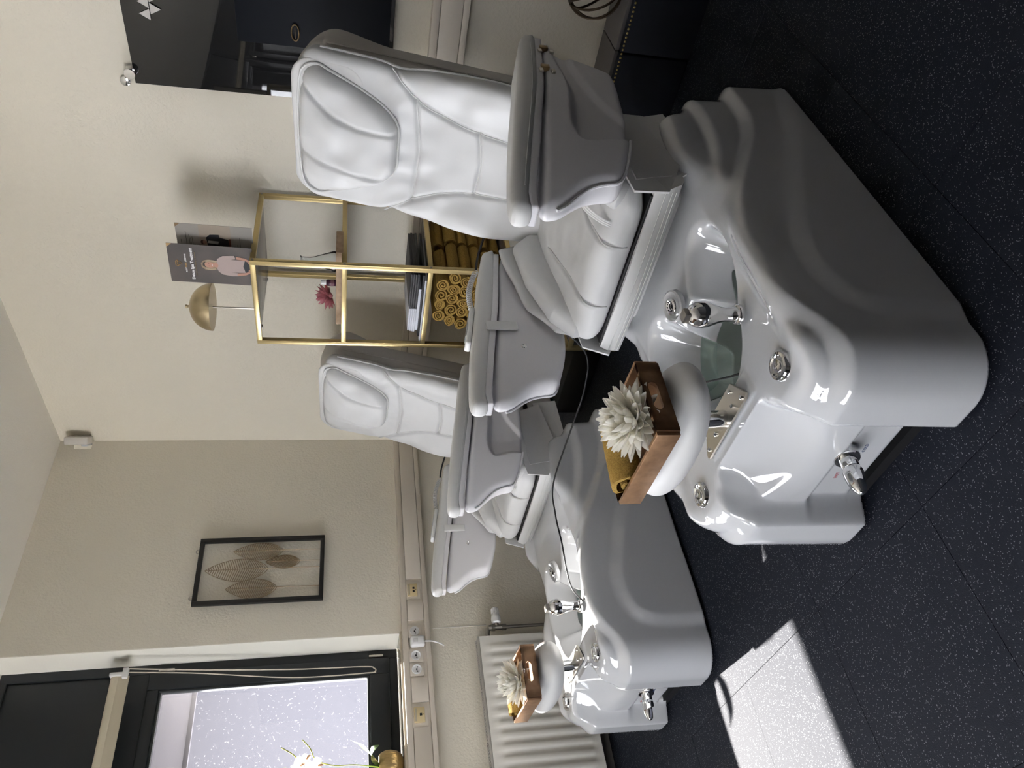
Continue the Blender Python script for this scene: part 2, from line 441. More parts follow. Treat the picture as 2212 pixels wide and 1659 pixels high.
# window band: one window after another towards the camera side
def window(n, y0, y1):
    e = bpy.data.objects.new('window_%d' % n, None); link(e, None, (XL-.19, (y0+y1)/2, WZ0)); e['kind'] = 'structure'
    def loc(m_): return m_
    ox, oy, oz = e.location
    def part(name, mb, mt):
        mb.v = [(v[0]-ox, v[1]-oy, v[2]-oz) for v in mb.v]
        return mb.build(name, mt, e)
    xf = XL-.19
    # outer frame
    b = MB()
    b.box((xf-.06, y1-.05, WZ0), (xf+.0, y1, ZC), .004); b.box((xf-.06, y0, WZ0), (xf, y0+.05, ZC), .004)
    b.box((xf-.06, y0+.05, WZ0), (xf, y1-.05, WZ0+.045), .004)
    b.box((xf-.06, y0+.05, 2.215), (xf, y1-.05, 2.34), .004)
    part('outer_frame', b, BLACKF)
    # casement
    b = MB(); a, c_ = y0+.052, y1-.052; zb, zt = WZ0+.047, 2.213
    b.box((xf-.045, c_-.085, zb), (xf+.022, c_, zt), .006); b.box((xf-.045, a, zb), (xf+.022, a+.085, zt), .006)
    b.box((xf-.045, a+.085, zb), (xf+.022, c_-.085, zb+.10), .006); b.box((xf-.045, a+.085, zt-.055), (xf+.022, c_-.085, zt), .006)
    part('casement', b, BLACKF)
    # glazing bead
    b = MB(); g0, g1, gz0, gz1 = a+.085, c_-.085, zb+.10, zt-.055
    b.box((xf-.02, g1-.012, gz0), (xf+.012, g1, gz1), .003); b.box((xf-.02, g0, gz0), (xf+.012, g0+.012, gz1), .003)
    b.box((xf-.02, g0+.012, gz0), (xf+.012, g1-.012, gz0+.012), .003); b.box((xf-.02, g0+.012, gz1-.012), (xf+.012, g1-.012, gz1), .003)
    part('glazing_bead', b, flat('dark_bead_%d' % n, (0.03, 0.034, 0.036), .3))
    b = MB().box((xf-.03, g0, gz0), (xf-.024, g1, gz1)); part('pane', b, GLASSW)
    b = MB().box((xf-.035, y0+.05, 2.34), (xf-.01, y1-.05, ZC-.02), .003); part('upper_panel', b, BLACKF)
    b = MB().box((xf-.03, y0+.05, ZC-.035), (xf+.004, y1-.05, ZC), .003); part('top_rail', b, BLACKF)
    # hinges
    for zz in (WZ0+.075, 2.10):
        b = MB().box((xf+.004, c_+.005, zz), (xf+.022, c_+.018, zz+.075), .003); part('hinge', b, STEEL)
    return e
GLASSW = thin_glass('window_glass', (1, 1, 1), 1.45)
ww = (WY1-WY0)/3
for k in range(3):
    window(k+1, WY1-(k+1)*ww, WY1-k*ww)
e = bpy.data.objects.new('window_4', None); link(e); e['kind'] = 'structure'  # unseen front window, added to throw fill light on back wall and tubs
for k in range(3):
    xa = FX0+(FX1-FX0)*k/2
    MB().box((max(FX0, xa-.035), YF-.12, FZ0), (min(FX1, xa+.035), YF-.06, FZ1), .004).build('mullion', BLACKF, e)
for zz in (FZ0, FZ1-.06): MB().box((FX0, YF-.12, zz), (FX1, YF-.06, zz+.06), .004).build('frame_rail', BLACKF, e)
MB().box((FX0, YF-.095, FZ0), (FX1, YF-.09, FZ1)).build('pane', GLASSW, e)
# sill
b = MB().box((XL-.19, WY0, WZ0-.03), (XL+.022, WY1, WZ0), .004)
struct(b.build('trim_2', SILLM))
# reveal
b = MB().box((XL-.189, WY1-.004, WZ0), (XL-.0005, WY1, ZC)); struct(b.build('trim_3', flat('reveal_paint', (0.86, 0.84, 0.76), .85)))

# outside: awning above the windows, far rendered wall, paving
AY0, AY1 = .10, 2.1
aw = thing('window_awning', 'pale awning strip outside above the window with the orchid', 'awning', (XO, (AY0+AY1)/2, 2.3))
b = MB().poly([(-.01, 0, .15), (-.385, 0, -.211), (-.385, 0, -.225), (-.01, 0, .13)], (0, AY1-AY0, 0))
b.v = [(v[0], v[1]-(AY1-AY0)/2, v[2]) for v in b.v]
awm = mat('awning_cloth', (0.105, 0.105, 0.125), .9, spec=0.0)
b.build('awning_cloth', awm, aw)
b = MB().box((-.40, -(AY1-AY0)/2, -.24), (-.375, (AY1-AY0)/2, -.205), .004); b.build('front_bar', awm, aw)
def outside_mat():
    M = mat('sparkling_render', (0.60, 0.60, 0.66), .9, spec=0.0); nt = M.node_tree; p = nt.nodes['Principled BSDF']
    tc = nt.nodes.new('ShaderNodeTexCoord')
    nz = nt.nodes.new('ShaderNodeTexNoise'); nz.inputs['Scale'].default_value = 4; nz.inputs['Detail'].default_value = 8
    nt.links.new(tc.outputs['Object'], nz.inputs['Vector'])
    va = nt.nodes.new('ShaderNodeVectorMath'); va.operation = 'MULTIPLY_ADD'; va.inputs[1].default_value = (.4, .4, .4)
    nt.links.new(nz.outputs['Color'], va.inputs[0]); nt.links.new(tc.outputs['Object'], va.inputs[2])
    v = nt.nodes.new('ShaderNodeTexVoronoi'); v.inputs['Scale'].default_value = 24
    nt.links.new(va.outputs[0], v.inputs['Vector'])
    r = nt.nodes.new('ShaderNodeValToRGB'); r.color_ramp.elements[0].position = .05; r.color_ramp.elements[0].color = (.24, .24, .25, 1)
    r.color_ramp.elements[1].position = .20; r.color_ramp.elements[1].color = (.072, .072, .083, 1)
    nt.links.new(v.outputs['Distance'], r.inputs['Fac']); nt.links.new(r.outputs['Color'], p.inputs['Base Color'])
    return M
ow = MB().box((-9.3, 1.2, -.2), (-9.0, 9, 3.1)); tag(ow.build('garden_wall', outside_mat()), 'pale speckled rendered wall seen through the window', 'wall')
ow = MB().box((-9.3, 1.0, 3.1), (-6.7, 9, 3.2)).box((-6.9, 1.1, -.2), (-6.8, 1.2, 3.1)).box((-6.9, 8.8, -.2), (-6.8, 8.9, 3.1)); tag(ow.build('added_carport_roof', flat('added_dark_boards', (.12, .11, .10), .8)), 'flat carport roof in front of the speckled wall outside', 'roof')  # out of view, added to keep skylight off the wall outside
og = MB().box((-9.0, -14, -.3), (XO, 10, -.2)).box((XO, -14, -.3), (8, YF-.2, -.2)); g_ = og.build('pavement', flat('paving', (.78, .75, .71), .9)); struct(g_)

# ---- cable duct on both walls
def duct(side):
    z0, z1 = .846, .988
    if side == 'left': t = thing('cable_duct', 'beige cable duct with sockets on the wall under the window', 'cable duct', (XL, 0, z0))
    else: t = thing('cable_duct', 'beige cable duct along the back wall behind the gold shelf', 'cable duct', (0, YB, z0))
    ox, oy, _ = t.location
    def part(name, boxes, mt=DUCT, bv=.003):
        mb = MB()
        for lo, hi in boxes: mb.box((lo[0]-ox, lo[1]-oy, lo[2]-z0), (hi[0]-ox, hi[1]-oy, hi[2]-z0), bv)
        return mb.build(name, mt, t)
    e = .0005
    if side == 'left':
        part('channel', [((XL+e, YF+.2, z0), (XL+.038, YB-.05, z1))])
        for za, zb in ((z0, z0+.026), (z1-.03, z1)): part('edge_strip', [((XL+.03, YF+.2, za), (XL+.048, YB-.05, zb))], DUCT, .004)
        for y0, y1 in ((1.985, 2.93), (1.748, 1.862), (1.328, 1.446), (-.6, 1.212), (-2.0, -.61)):
            part('duct_cover', [((XL+.036, y0, z0+.028), (XL+.049, y1, z1-.032))], DUCT, .002)
    else:
        part('channel', [((XL+e, YB-.038, z0), (XR-.01, YB-e, z1))])
        for za, zb in ((z0, z0+.026), (z1-.03, z1)): part('edge_strip', [((XL+e, YB-.048, za), (XR-.01, YB-.03, zb))], DUCT, .004)
        for x0, x1 in ((XL+.06, -1.6), (-1.598, 0.2), (.202, 2.0)):
            part('duct_cover', [((x0, YB-.047, z0+.028), (x1, YB-.036, z1-.032))], DUCT, .002)
duct('left'); duct('back')

def socket_plate(y, rot=0):
    t = thing('wall_socket', '', 'socket', (XL+.038, y, .925), 'sockets in the cable duct')
    M = Matrix.Rotation(pi/2, 4, 'Y')
    b = MB().box((0, -.034, -.036), (.006, .034, .036), .002); b.build('plate', DUCT, t)
    b = MB().lathe([(.0245, 0), (.0245, .0075), (.0215, .0078), (.020, .003), (.019, .001)], 28, Matrix.Translation((.0055, 0, 0)) @ M); b.build('socket_ring', WHITEP, t)
    for dy in (-.0, ):
        b = MB().lathe([(.0042, 0), (.0042, .0042), (.001, .0043)], 12, Matrix.Translation((.0055, 0, 0)) @ M); b.build('screw', BLACK, t)
    for dy in (-.0105, .0105):
        b = MB().lathe([(.0028, 0), (.0028, .0035)], 10, Matrix.Translation((.0062, dy, -.004)) @ M); b.build('pin_hole', BLACK, t)
    return t
s1 = socket_plate(1.688); s1['label'] = 'round white socket in the duct directly beside the white plug'
s2 = socket_plate(1.561); s2['label'] = 'round white socket in the duct, middle of the three, below the window'
s3 = socket_plate(1.490); s3['label'] = 'round white socket in the duct farthest from the corner of the room'
def net_socket(y, lab):
    t = thing('network_socket', lab, 'socket', (XL+.038, y, .925), 'network sockets in the cable duct')
    MB().box((0, -.056, -.040), (.006, .056, .040), .002).build('plate', DUCT, t)
    MB().box((.006, -.036, -.026), (.017, .036, .026), .003).build('insert', CREAM, t)
    MB().box((.017, -.030, .013), (.0185, .030, .022), .001).build('label_strip', flat('label_strip%d' % int(y*100), (.45, .40, .30), .4), t)
    for dy in ((-.009, .009) if y > 1.5 else (0,)):
        MB().box((.0165, dy-.006, -.012), (.0178, dy+.006, -.001), .001).build('port', BLACK, t)
    MB().lathe([(.002, 0), (.002, .0015)], 8, Matrix.Translation((.017, 0, -.018)) @ Matrix.Rotation(pi/2, 4, 'Y')).build('screw', BLACK, t)
net_socket(1.917, 'cream network socket with two ports near the picture wall end of the duct')
net_socket(1.268, 'cream network socket with one port below the window glass')
# plug with switch
t = thing('plug_adapter', 'white plug with rocker switch pushed into the duct socket', 'plug', (XL+.045, 1.625, .918))
b = MB().box((0, -.028, -.040), (.034, .028, .034), .012, seg=3); b.build('body', WHITEP, t)
MB().box((.033, -.011, -.004), (.038, .011, .018), .002).build('rocker', flat('rocker', (.62, .62, .62), .3), t)
b = MB().tube([(.018, 0, -.038), (.022, -.004, -.075), (.03, -.02, -.11), (.03, -.036, -.135)], .004, 8, smooth=6); b.build('cable', WHITEP, t)

# ---- radiator
def radiator():
    t = thing('radiator', 'white panel radiator with vertical ribs under the window', 'radiator', (XL, .35, 0))
    y0, y1 = -1.25, 1.262   # relative to empty .35
    x0, x1 = .045, .105
    z0, z1 = .075, .605
    MB().box((x0, y0, z0), (x0+.012, y1, z1), .003).build('back_panel', RAD, t)
    # front panel with real rib relief
    b = MB(); n = int((y1-y0-.06)/.0535)
    V = []; F = []
    ys = []; 
    step = .0535
    prof = [(0, 0), (.010, 0), (.016, .006), (.024, .008), (.033, .008), (.041, .006), (.047, 0)]
    pts = [(y1, 0)]
    y = y1-.035
    while y-step > y0+.02:
        for dy, dx in prof: pts.append((y-dy, dx))
        y -= step
    pts.append((y0, 0))
    zs = [(z0, 0), (z0+.035, 0), (z0+.055, 1), (z1-.065, 1), (z1-.045, 0), (z1, 0)]
    for zz, k in zs:
        for yy, dx in pts: V.append((x1+dx*k, yy, zz))
    m_ = len(pts)
    for i in range(len(zs)-1):
        for j in range(m_-1): F.append((i*m_+j, i*m_+j+1, (i+1)*m_+j+1, (i+1)*m_+j))
    b.add(V, F, True)
    b.box((x1-.006, y0, z0), (x1-.0005, y1, z1), .002)
    b.build('front_panel', RAD, t, angle=60)
    # top grille of small bars
    b = MB(); b.box((x0, y0, z1), (x0+.010, y1, z1+.012), .002); b.box((x1-.010, y0, z1), (x1+.002, y1, z1+.012), .002)
    yy = y0
    while yy < y1:
        b.box((x0+.01, yy, z1+.002), (x1-.01, yy+.005, z1+.011)); yy += .0125
    b.build('top_grille', flat('grille_enamel', (.42, .40, .36), .5), t)
    for ya in (y1-.004, y0): MB().box((x0+.002, ya, z0), (x1, ya+.004, z1+.01), .002).build('side_cover', RAD, t)
    # valve
    vx, vy = .078, y1+.045
    b = MB(); b.tube([(vx-.01, y1-.01, .548), (vx-.01, y1+.02, .552), (vx-.006, vy+.002, .545), (vx, vy+.01, .52)], .011, 12, smooth=5)
    b.tube([(vx, vy+.01, .545), (vx, vy+.01, .46)], .014, 12); b.tube([(vx, vy+.01, .53), (vx, vy+.01, .512)], .020, 6); b.tube([(vx, vy+.01, .475), (vx, vy+.01, .452)], .018, 6)
    b.build('valve_body', PIPE, t)
    MB().tube([(vx, vy+.01, .455), (vx, vy+.01, .02)], .0085, 12).build('supply_pipe', PIPE, t)
    b = MB(); Mh = Matrix.Translation((vx, vy+.012, .50)) @ Matrix.Rotation(-pi/2, 4, 'X') 
    b.lathe([(.013, 0), (.013, .018)], 16, Mh)
    b.build('valve_neck', PIPE, t)
    b = MB(); b.lathe([(.017, .018), (.024, .024), (.0255, .045), (.023, .060), (.020, .064), (.020, .095), (.018, .102), (.005, .103)], 24, Mh)
    for k in range(18):
        a = 2*pi*k/18
        p0 = Mh @ Vector((.0205*cos(a), .0205*sin(a), .068)); p1 = Mh @ Vector((.0195*cos(a), .0195*sin(a), .098))
        b.tube([p0, p1], .0018, 5)
    b.build('thermostat_head', WHITEP, t)
radiator()

# ---- motion sensor high in the corner
t = thing('motion_sensor', 'white motion sensor high in the corner of the walls', 'sensor', (XL, YB, 2.69))
R45 = Matrix.Translation((.055, -.055, .075)) @ Matrix.Rotation(radians(-43), 4, 'Z')
MB().box((-.052, -.010, -.062), (.052, .035, .062), .008, M=R45, seg=3).build('body', flat('sensor_white', (.56, .53, .49), .5), t)
MB().box((-.046, -.020, -.060), (.046, -.006, -.026), .006, M=R45, seg=3).build('lens', flat('sensor_lens', (.56, .58, .60), .2), t)
MB().box((-.012, -.0115, .006), (-.008, -.0095, .010), M=R45).build('indicator', BLACK, t)
MB().poly([(0, 0, .02), (.06, 0, .02), (0, -.06, .02)], (0, 0, .09)).build('bracket', WALL, t)

# ---- roller blind and cord
t = thing('roller_blind', 'cream roller blind rolled up across the top of the window', 'blind', (XL-.07, 1.60, 2.33))
MB().tube([(0, -.005, 0), (0, -4.3, 0)], .029, 20).build('blind_roll', BLIND, t)
MB().box((.020, -4.3, -.058), (.028, -.005, -.010), .003).build('bottom_bar', BLIND, t)
MB().box((-.036, -.005, -.04), (.036, .014, .032), .006).build('end_bracket', WHITEP, t)
MB().box((.020, -.02, -.052), (.046, .028, -.028), .003).build('chain_guard', WHITEP, t)
t2 = thing('blind_cord', 'long looped cream pull cord hanging beside the window', 'cord', (XL-.05, 1.60, 2.28))
P = [(.005, .030, .01), (-.03, .016, -.3), (-.09, .010, -.75), (-.094, .0, -1.10), (-.094, -.012, -1.155), (-.094, -.028, -1.16), (-.094, -.034, -1.12), (-.094, -.030, -.75), (-.035, .002, -.3), (.004, .012, .0)]
MB().tube(P, .0032, 6, smooth=10).build('cord', CORD, t2)

# ---- picture with metal leaves
def leaf_picture():
    zc, yc = (0.410+1.3), 2.092
    t = thing('leaf_wall_art', 'black rectangular frame holding four gold metal leaves', 'wall art', (XL, yc, zc))
    hh, hw = .322, .192
    def part(name, mb, mt, p=t): return mb.build(name, mt, p)
    for a, c_ in (((.012, hw-.022, -hh), (.036, hw, hh)), ((.012, -hw, -hh), (.036, -hw+.022, hh)), ((.012, -hw+.022, hh-.022), (.036, hw-.022, hh)), ((.012, -hw+.022, -hh), (.036, hw-.022, -hh+.022))):
        part('frame_bar', MB().box(a, c_, .002), flat('black_lacquer', (.008, .008, .008), .35))
    for yy in (.13, -.14):
        part('hanging_loop', MB().tube([(.004, yy-.012, hh+.001), (.006, yy-.008, hh+.018), (.006, yy+.008, hh+.018), (.004, yy+.012, hh+.001)], .0016, 6, smooth=4), PIPE)
    # image: y smaller = further left in the room view; leaves measured (centre-line y, bottom z, top z, half width)
    for (yy, zb, zt, hwid, xo) in ((.112, -.105, .150, .052, .022), (.000, -.035, .280, .066, .030), (.048, -.195, -.018, .040, .016), (-.108, -.085, .168, .056, .024)):
        e = MB(); L = zt-zb; n = 34
        def wd(s): return hwid*(sin(pi*s**0.85))**0.8 if 0 < s < 1 else 0
        left = [Vector((xo-.006*sin(pi*i/n), yy-wd(i/n), zb+L*i/n)) for i in range(n+1)]
        right = [Vector((xo-.006*sin(pi*i/n), yy+wd(i/n), zb+L*i/n)) for i in range(n+1)]
        e.tube(left, .0016, 5); e.tube(right, .0016, 5)
        leaf = e.build('leaf_rim', LEAFM, t)
        r2 = MB()
        for i in range(1, 26):
            s0 = i/27; s1 = min(.99, s0+.10*(1-s0)+.02)
            zc0 = zb+L*s0
            for sg in (-1, 1):
                p0 = Vector((xo+.004, yy, zc0)); p1 = Vector((xo-.004, yy+sg*wd(s1), zb+L*s1))
                d = (p1-p0); nn = Vector((0, -d.z, d.y)).normalized()*.0018
                r2.add([p0-nn, p0+nn, p1+nn, p1-nn, p0-nn+Vector((.0012, 0, 0)), p0+nn+Vector((.0012, 0, 0)), p1+nn+Vector((.0012, 0, 0)), p1-nn+Vector((.0012, 0, 0))],
                       [(0, 1, 2, 3), (4, 5, 6, 7), (0, 1, 5, 4), (1, 2, 6, 5), (2, 3, 7, 6), (3, 0, 4, 7)])
        rb = r2.build('leaf_ribs', LEAFM, leaf); rb['kind'] = 'stuff'
        MB().tube([(xo+.003, yy, zt), (xo+.004, yy, zb), (xo, yy, -hh+.02)], .0018, 6).build('stem', LEAFM, t)
leaf_picture()

# ================================================================== PEDICURE CHAIR
R1 = [(1.25, .36), (1.111, .349), (1.091, .324), (1.002, .319), (.895, .328), (.794, .352), (.70, .395), (.62, .44), (.55, .47), (.45, .50), (.3, .56), (.0, .60), (-.2, .6)]
R2 = [(1.25, .22), (1.169, .212), (1.105, .199), (.993, .20), (.882, .234), (.80, .275), (.704, .322), (.578, .39), (.462, .43), (.389, .445), (.30, .445), (.227, .43), (.176, .40), (.132, .365), (.083, .345), (.034, .335), (-.1, .33)]
R3 = [(.90, .10), (.65, .205), (.55, .245), (.48, .27), (.40, .295), (.334, .306), (.28, .303), (.243, .292), (.205, .272), (.185, .245), (.170, .205), (.164, .172), (.159, .033), (.159, -.2), (1.4, -.2), (1.4, -.05)]
def ridge_z(R, y):
    ys = np.array([p[0] for p in R][::-1]); zs = np.array([p[1] for p in R][::-1])
    # smooth interpolation by averaging neighbours
    s = 0
    for d in (-.03, -.015, 0, .015, .03): s = s+np.interp(y+d, ys, zs)
    return s/5
def tub_top(x, y):
    u = np.abs(x)
    H = .408 + .070*S((u-.262)/.125)*S((y+.02)/.14)
    H = H + .015*S((y-.62)/.18) + .035*S((y-.72)/.12)*S((u-.24)/.05)
    H = H - .045*S((u-.25)/.09)*np.exp(-((y-.63)/.13)**2)
    H = H - .03*S((y-.95)/.2)
    H = H - .55*np.maximum(.07-y, 0)**1.5*2.2*S((u-.15)/.05)
    # bowl
    e1 = np.sqrt((x/.205)**2+((y-.385)/.185)**2)
    d1 = (e1-1)*.19
    e2 = np.sqrt(((u-.150-.1*(y-.5))/.120)**2+((y-.50)/.185)**2)
    d2 = (e2-1)*.13
    H1 = H + (.165-H)*S(-d1/.085)
    H2 = H + (.235-H)*S(-d2/.075)
    H = smin(H1, H2, .03)
    # sloped front deck
    wdk = .118 + .055*S((.14-y)/.12)
    Hd = .418 - 2.5*np.maximum(.135-y, 0)*(1-.35*S((.135-y)/.13)) + .075*np.minimum(u/.17, 1.3)**2*S((.14-y)/.10)
    Hd = Hd + .012*np.exp(-((y-.132)/.012)**2) + .016*np.exp(-((y-.045)/.014)**2)
    msk = S((wdk-u)/.032+.5)*S((.150-y)/.015)
    H = H*(1-msk)+np.minimum(Hd, H)*msk
    # ledge for the footrest plate
    lm = S((.125-u)/.02+.5)*S((y-.142)/.01)*S((.225-y)/.015)
    H = H*(1-lm)+np.maximum(H, .405)*lm
    return H
def tub_sdf(x, y, z):
    u = np.abs(x)
    ins = np.zeros_like(x)
    z1 = ridge_z(R1, y); z2 = ridge_z(R2, y)
    ins = ins + .016*S((z-z1)/.045+.5)*S((y-.45)/.2)
    ins = ins + .021*S((z-z2)/.042+.5)
    p3 = poly2(y, z, R3)
    ins = ins + .012*S(p3/.06+.5)
    ins = ins + .012*np.clip(z, 0, .5)/.5
    W = .380-ins
    yb = 1.205 - .055*S((z-ridge_z(R2, np.full_like(z, 1.16)))/.05+.5) - .05*S((z-.345)/.05+.5) - .05*np.clip(z, 0, .5)
    cen = 1-S((u-.150)/.045)
    yf = -.022 + .048*cen + ins*.8 + .022*cen*S((.185-z)/.03)
    # rounded plan outline
    yc = (yb+yf)/2; hy = (yb-yf)/2
    r = .115 - .065*S((y-.6)/.3)
    qx = u-W+r; qy = np.abs(y-yc)-hy+r
    out = np.sqrt(np.maximum(qx, 0)**2+np.maximum(qy, 0)**2)+np.minimum(np.maximum(qx, qy), 0)-r
    top = (z-tub_top(x, y))*.8
    k = .065 + .03*S((y-.8)/.2)
    f = smax(out, top, k)
    f = smax(f, .012-z, .01)
    # kick space in the middle of the front
    f = smax(f, -np.maximum(np.maximum(u-.125-.5*np.abs(z), z-.045), y-.10), .02)
    return f

O_B = np.array([0, 1.195, .600]); TH = radians(15.5)
WV = np.array([0, sin(TH), cos(TH)]); NV = np.array([0, -cos(TH), sin(TH)]); AV = np.array([1., 0, 0])
def back_xf(V, N):
    return (O_B + V[:, :1]*AV + V[:, 1:2]*WV + V[:, 2:3]*NV, N[:, :1]*AV + N[:, 1:2]*WV + N[:, 2:3]*NV)
def bp(a, w_, d):
    v = O_B + a*AV + w_*WV + d*NV; return (v[0], v[1], v[2])
SEAMS = [[(.245, .579), (.168, .498), (.128, .408), (.102, .297), (.097, .202), (.098, .0)],
         [(-.245, .579), (-.178, .490), (-.135, .40), (-.108, .287), (-.100, .199), (-.098, .0)],
         [(-.176, .488), (0, .478), (.165, .498)], [(-.108, .287), (0, .279), (.102, .297)]]
def pad_d(a, w_):
    d = .058 - .45*np.maximum(np.abs(a)-.18, 0)**1.6
    d = d + .010*np.sin(w_*9+1)*S((.2-np.abs(a))/.1)
    for s in SEAMS[:2]: d = d - .010*np.exp(-(curve_d(a, w_, s)/.008)**2)
    for s in SEAMS[2:]: d = d - .008*np.exp(-(curve_d(a, w_, s)/.007)**2)
    ua = np.abs(a)
    d = d + .028*S((ua-.13)/.09)*np.exp(-((w_-.24)/.15)**2)
    # wrinkles
    d = d + .0035*np.sin(30*w_+34*a)*np.exp(-((w_-.38)/.10)**2) + .0025*np.sin(75*a+10*w_)*np.exp(-((w_-.47)/.05)**2) + .002*np.sin(48*a-22*w_)*np.exp(-((w_-.25)/.1)**2)+.0022*np.sin(90*a+25*np.sin(9*w_))*np.exp(-((w_-.54)/.04)**2)
    return d
def pad_hw(w_):
    return .250 + .010*np.exp(-((w_-.30)/.15)**2) - .012*np.exp(-((w_-.55)/.05)**2) - .035*S((w_-.80)/.10)**2
def pad_sdf(a, w_, d):
    o = np.abs(a)-pad_hw(w_)
    f = smax(o, np.abs(w_-.425)-.435, .06)
    t = smax(d-pad_d(a, w_), -(d+.012), .03)
    return smax(f, t*.85, .028)
FLAP = [(.0, .543), (.075, .546), (.125, .585), (.158, .64), (.180, .690), (.205, .76), (.218, .80), (.19, .845), (.10, .858), (0, .860)]
FLAPP = smooth_poly(FLAP + [(-x, y) for x, y in FLAP[::-1][1:-1]], 3)
FS = [[(.060, .54), (.058, .66), (.085, .75), (.150, .84)], [(-.110, .54), (-.100, .66), (-.088, .75), (-.066, .86)]]
def flap_sdf(a, w_, d):
    o = poly2(a, w_, FLAPP)+.002
    top = .112 - 1.0*np.abs(a)**2.3 - .028*S((w_-.76)/.12) + .0022*np.sin(w_*52+a*25) * S((.15-np.abs(a))/.1) + .002*np.sin(w_*31-a*60)
    for s in FS: top = top-.009*np.exp(-(curve_d(a, w_, s)/.008)**2)
    top = top + .0025*np.sin(a*44+w_*17)*S((w_-.60)/.08)
    t = smax(d-top, .03-d, .03)
    return smax(o, t*.8, .035)
def flap2_sdf(a, w_, d):
    o = rbox2(a, w_, (0, .765), (.228, .115), .07)
    return smax(o, np.abs(d-.050-.006*np.sin(a*14))-.006, .010)
def shell_sdf(a, w_, d):
    hw = .236 - .03*S((w_-.76)/.14)**2
    depth = .125 + .055*S((w_-.60)/.22)
    cen = -.02-depth/2
    o = smax(np.abs(a)-hw, np.abs(w_-.464)-.443, .10)
    t = np.abs(d-cen)-depth/2
    return smax(o, t*.9, .055)

def seat_sdf(x, y, z):
    top = .640 + .030*S((y-.75)/.35) - .25*np.maximum(.80-y, 0)**1.3
    u = np.abs(x)
    top = top - .012*np.exp(-((u-.105-.22*np.maximum(y-.80, 0))/.007)**2)*S((1.05-y)/.1) + .006*S((.16-u)/.05)
    o = smax(u-.268, np.abs(y-.94)-.262, .07)
    t = smax(z-top, .535-z, .03)
    return smax(o, t*.85, .055)
def bolster_sdf(sg):
    def f(x, y, z):
        X = x*sg
        P = [(.66+.05, .560), (.70, .625), (.78, .685), (.95, .735), (1.12, .750), (1.17, .70), (1.17, .56)]
        o = poly2(y, z, P)
        t = np.abs(X-.228-.10*(z-.60))-.040
        return smax(o, t, .045)
    return f
def wing_sdf(sg):
    def f(x, y, z):
        X = x*sg
        P = [(.735, .605), (.75, .665), (.86, .735), (1.02, .775), (1.16, .790), (1.19, .70), (1.12, .630), (.85, .595)]
        o = poly2(y, z, P)
        t = np.abs(X-.272-.05*(z-.6)-.006*np.sin(y*30))-.0105
        return smax(o, t, .018)
    return f
ARMP = [(1.150, .778), (.90, .815), (.70, .851), (.520, .882), (.486, .880), (.477, .862), (.489, .828), (.521, .793), (.548, .758), (.562, .722), (.575, .680), (.640, .650), (.711, .630), (.786, .620), (.90, .612), (1.02, .605), (1.055, .625), (1.106, .700)]
SCO = [(1.25, .745), (1.10, .765), (.918, .752), (.80, .765), (.745, .768), (.705, .755), (.700, .730), (.712, .690), (.712, .629), (.70, .5), (1.25, .5)]
SCO2 = [(1.3, .70), (1.105, .714), (1.015, .708), (.893, .680), (.822, .638), (.79, .60), (.8, .45), (1.3, .45)]
ARMP = smooth_poly(ARMP); SCO = smooth_poly(SCO, 3); SCO2 = smooth_poly(SCO2, 3)
def nose(y): return .085*(np.maximum(.97-y, 0)/.49)**1.7
def arm_sdf(sg):
    def f(x, y, z):
        X = x*sg
        o = poly2(y, z, ARMP)
        s = poly2(y, z, SCO); s2 = poly2(y, z, SCO2)
        outer = .434 - nose(y) - .030*S(-s/.030+.3) + .012*S(-s2/.02+.5)
        t = smax(X-outer, .300-X, .01)
        return smax(o, t*.9, .018+.016*S((.80-y)/.3))
    return f
PADP = [(1.165, .796), (.90, .832), (.70, .870), (.52, .901), (.480, .900), (.466, .925), (.490, .950), (.62, .936), (.80, .908), (1.0, .872), (1.15, .846), (1.178, .825)]
PADPS = smooth_poly(PADP)
def armpad_sdf(sg):
    def f(x, y, z):
        o = poly2(y, z, PADPS); X = x*sg
        t = np.abs(X-.366+nose(y)/2)-.074+nose(y)/2
        f0 = smax(o, t, .026)
        return f0
    return f
LIDP = [(1.163, .783), (.90, .820), (.70, .857), (.52, .888), (.478, .888), (.478, .905), (.52, .909), (.70, .879), (.90, .841), (1.165, .803)]
def lid_sdf(sg):
    def f(x, y, z):
        o = poly2(y, z, LIDP); X = x*sg
        return smax(o, np.abs(X-.366+nose(y)/2)-.070+nose(y)/2, .006)
    return f
def pillow_sdf(x, y, z):
    X, Y, Z = x, y-.135, z-.572
    e = np.sqrt((X/.19)**2+(Y/.105)**2)
    top = .060*np.sqrt(np.maximum(1-e**2.6, 0)+1e-4)
    k = np.sqrt((np.abs(X)/.19)**2.3+(np.abs(Y)/.108)**2.3+(np.abs(Z)/.060)**2.0)
    return (k-1)*.06

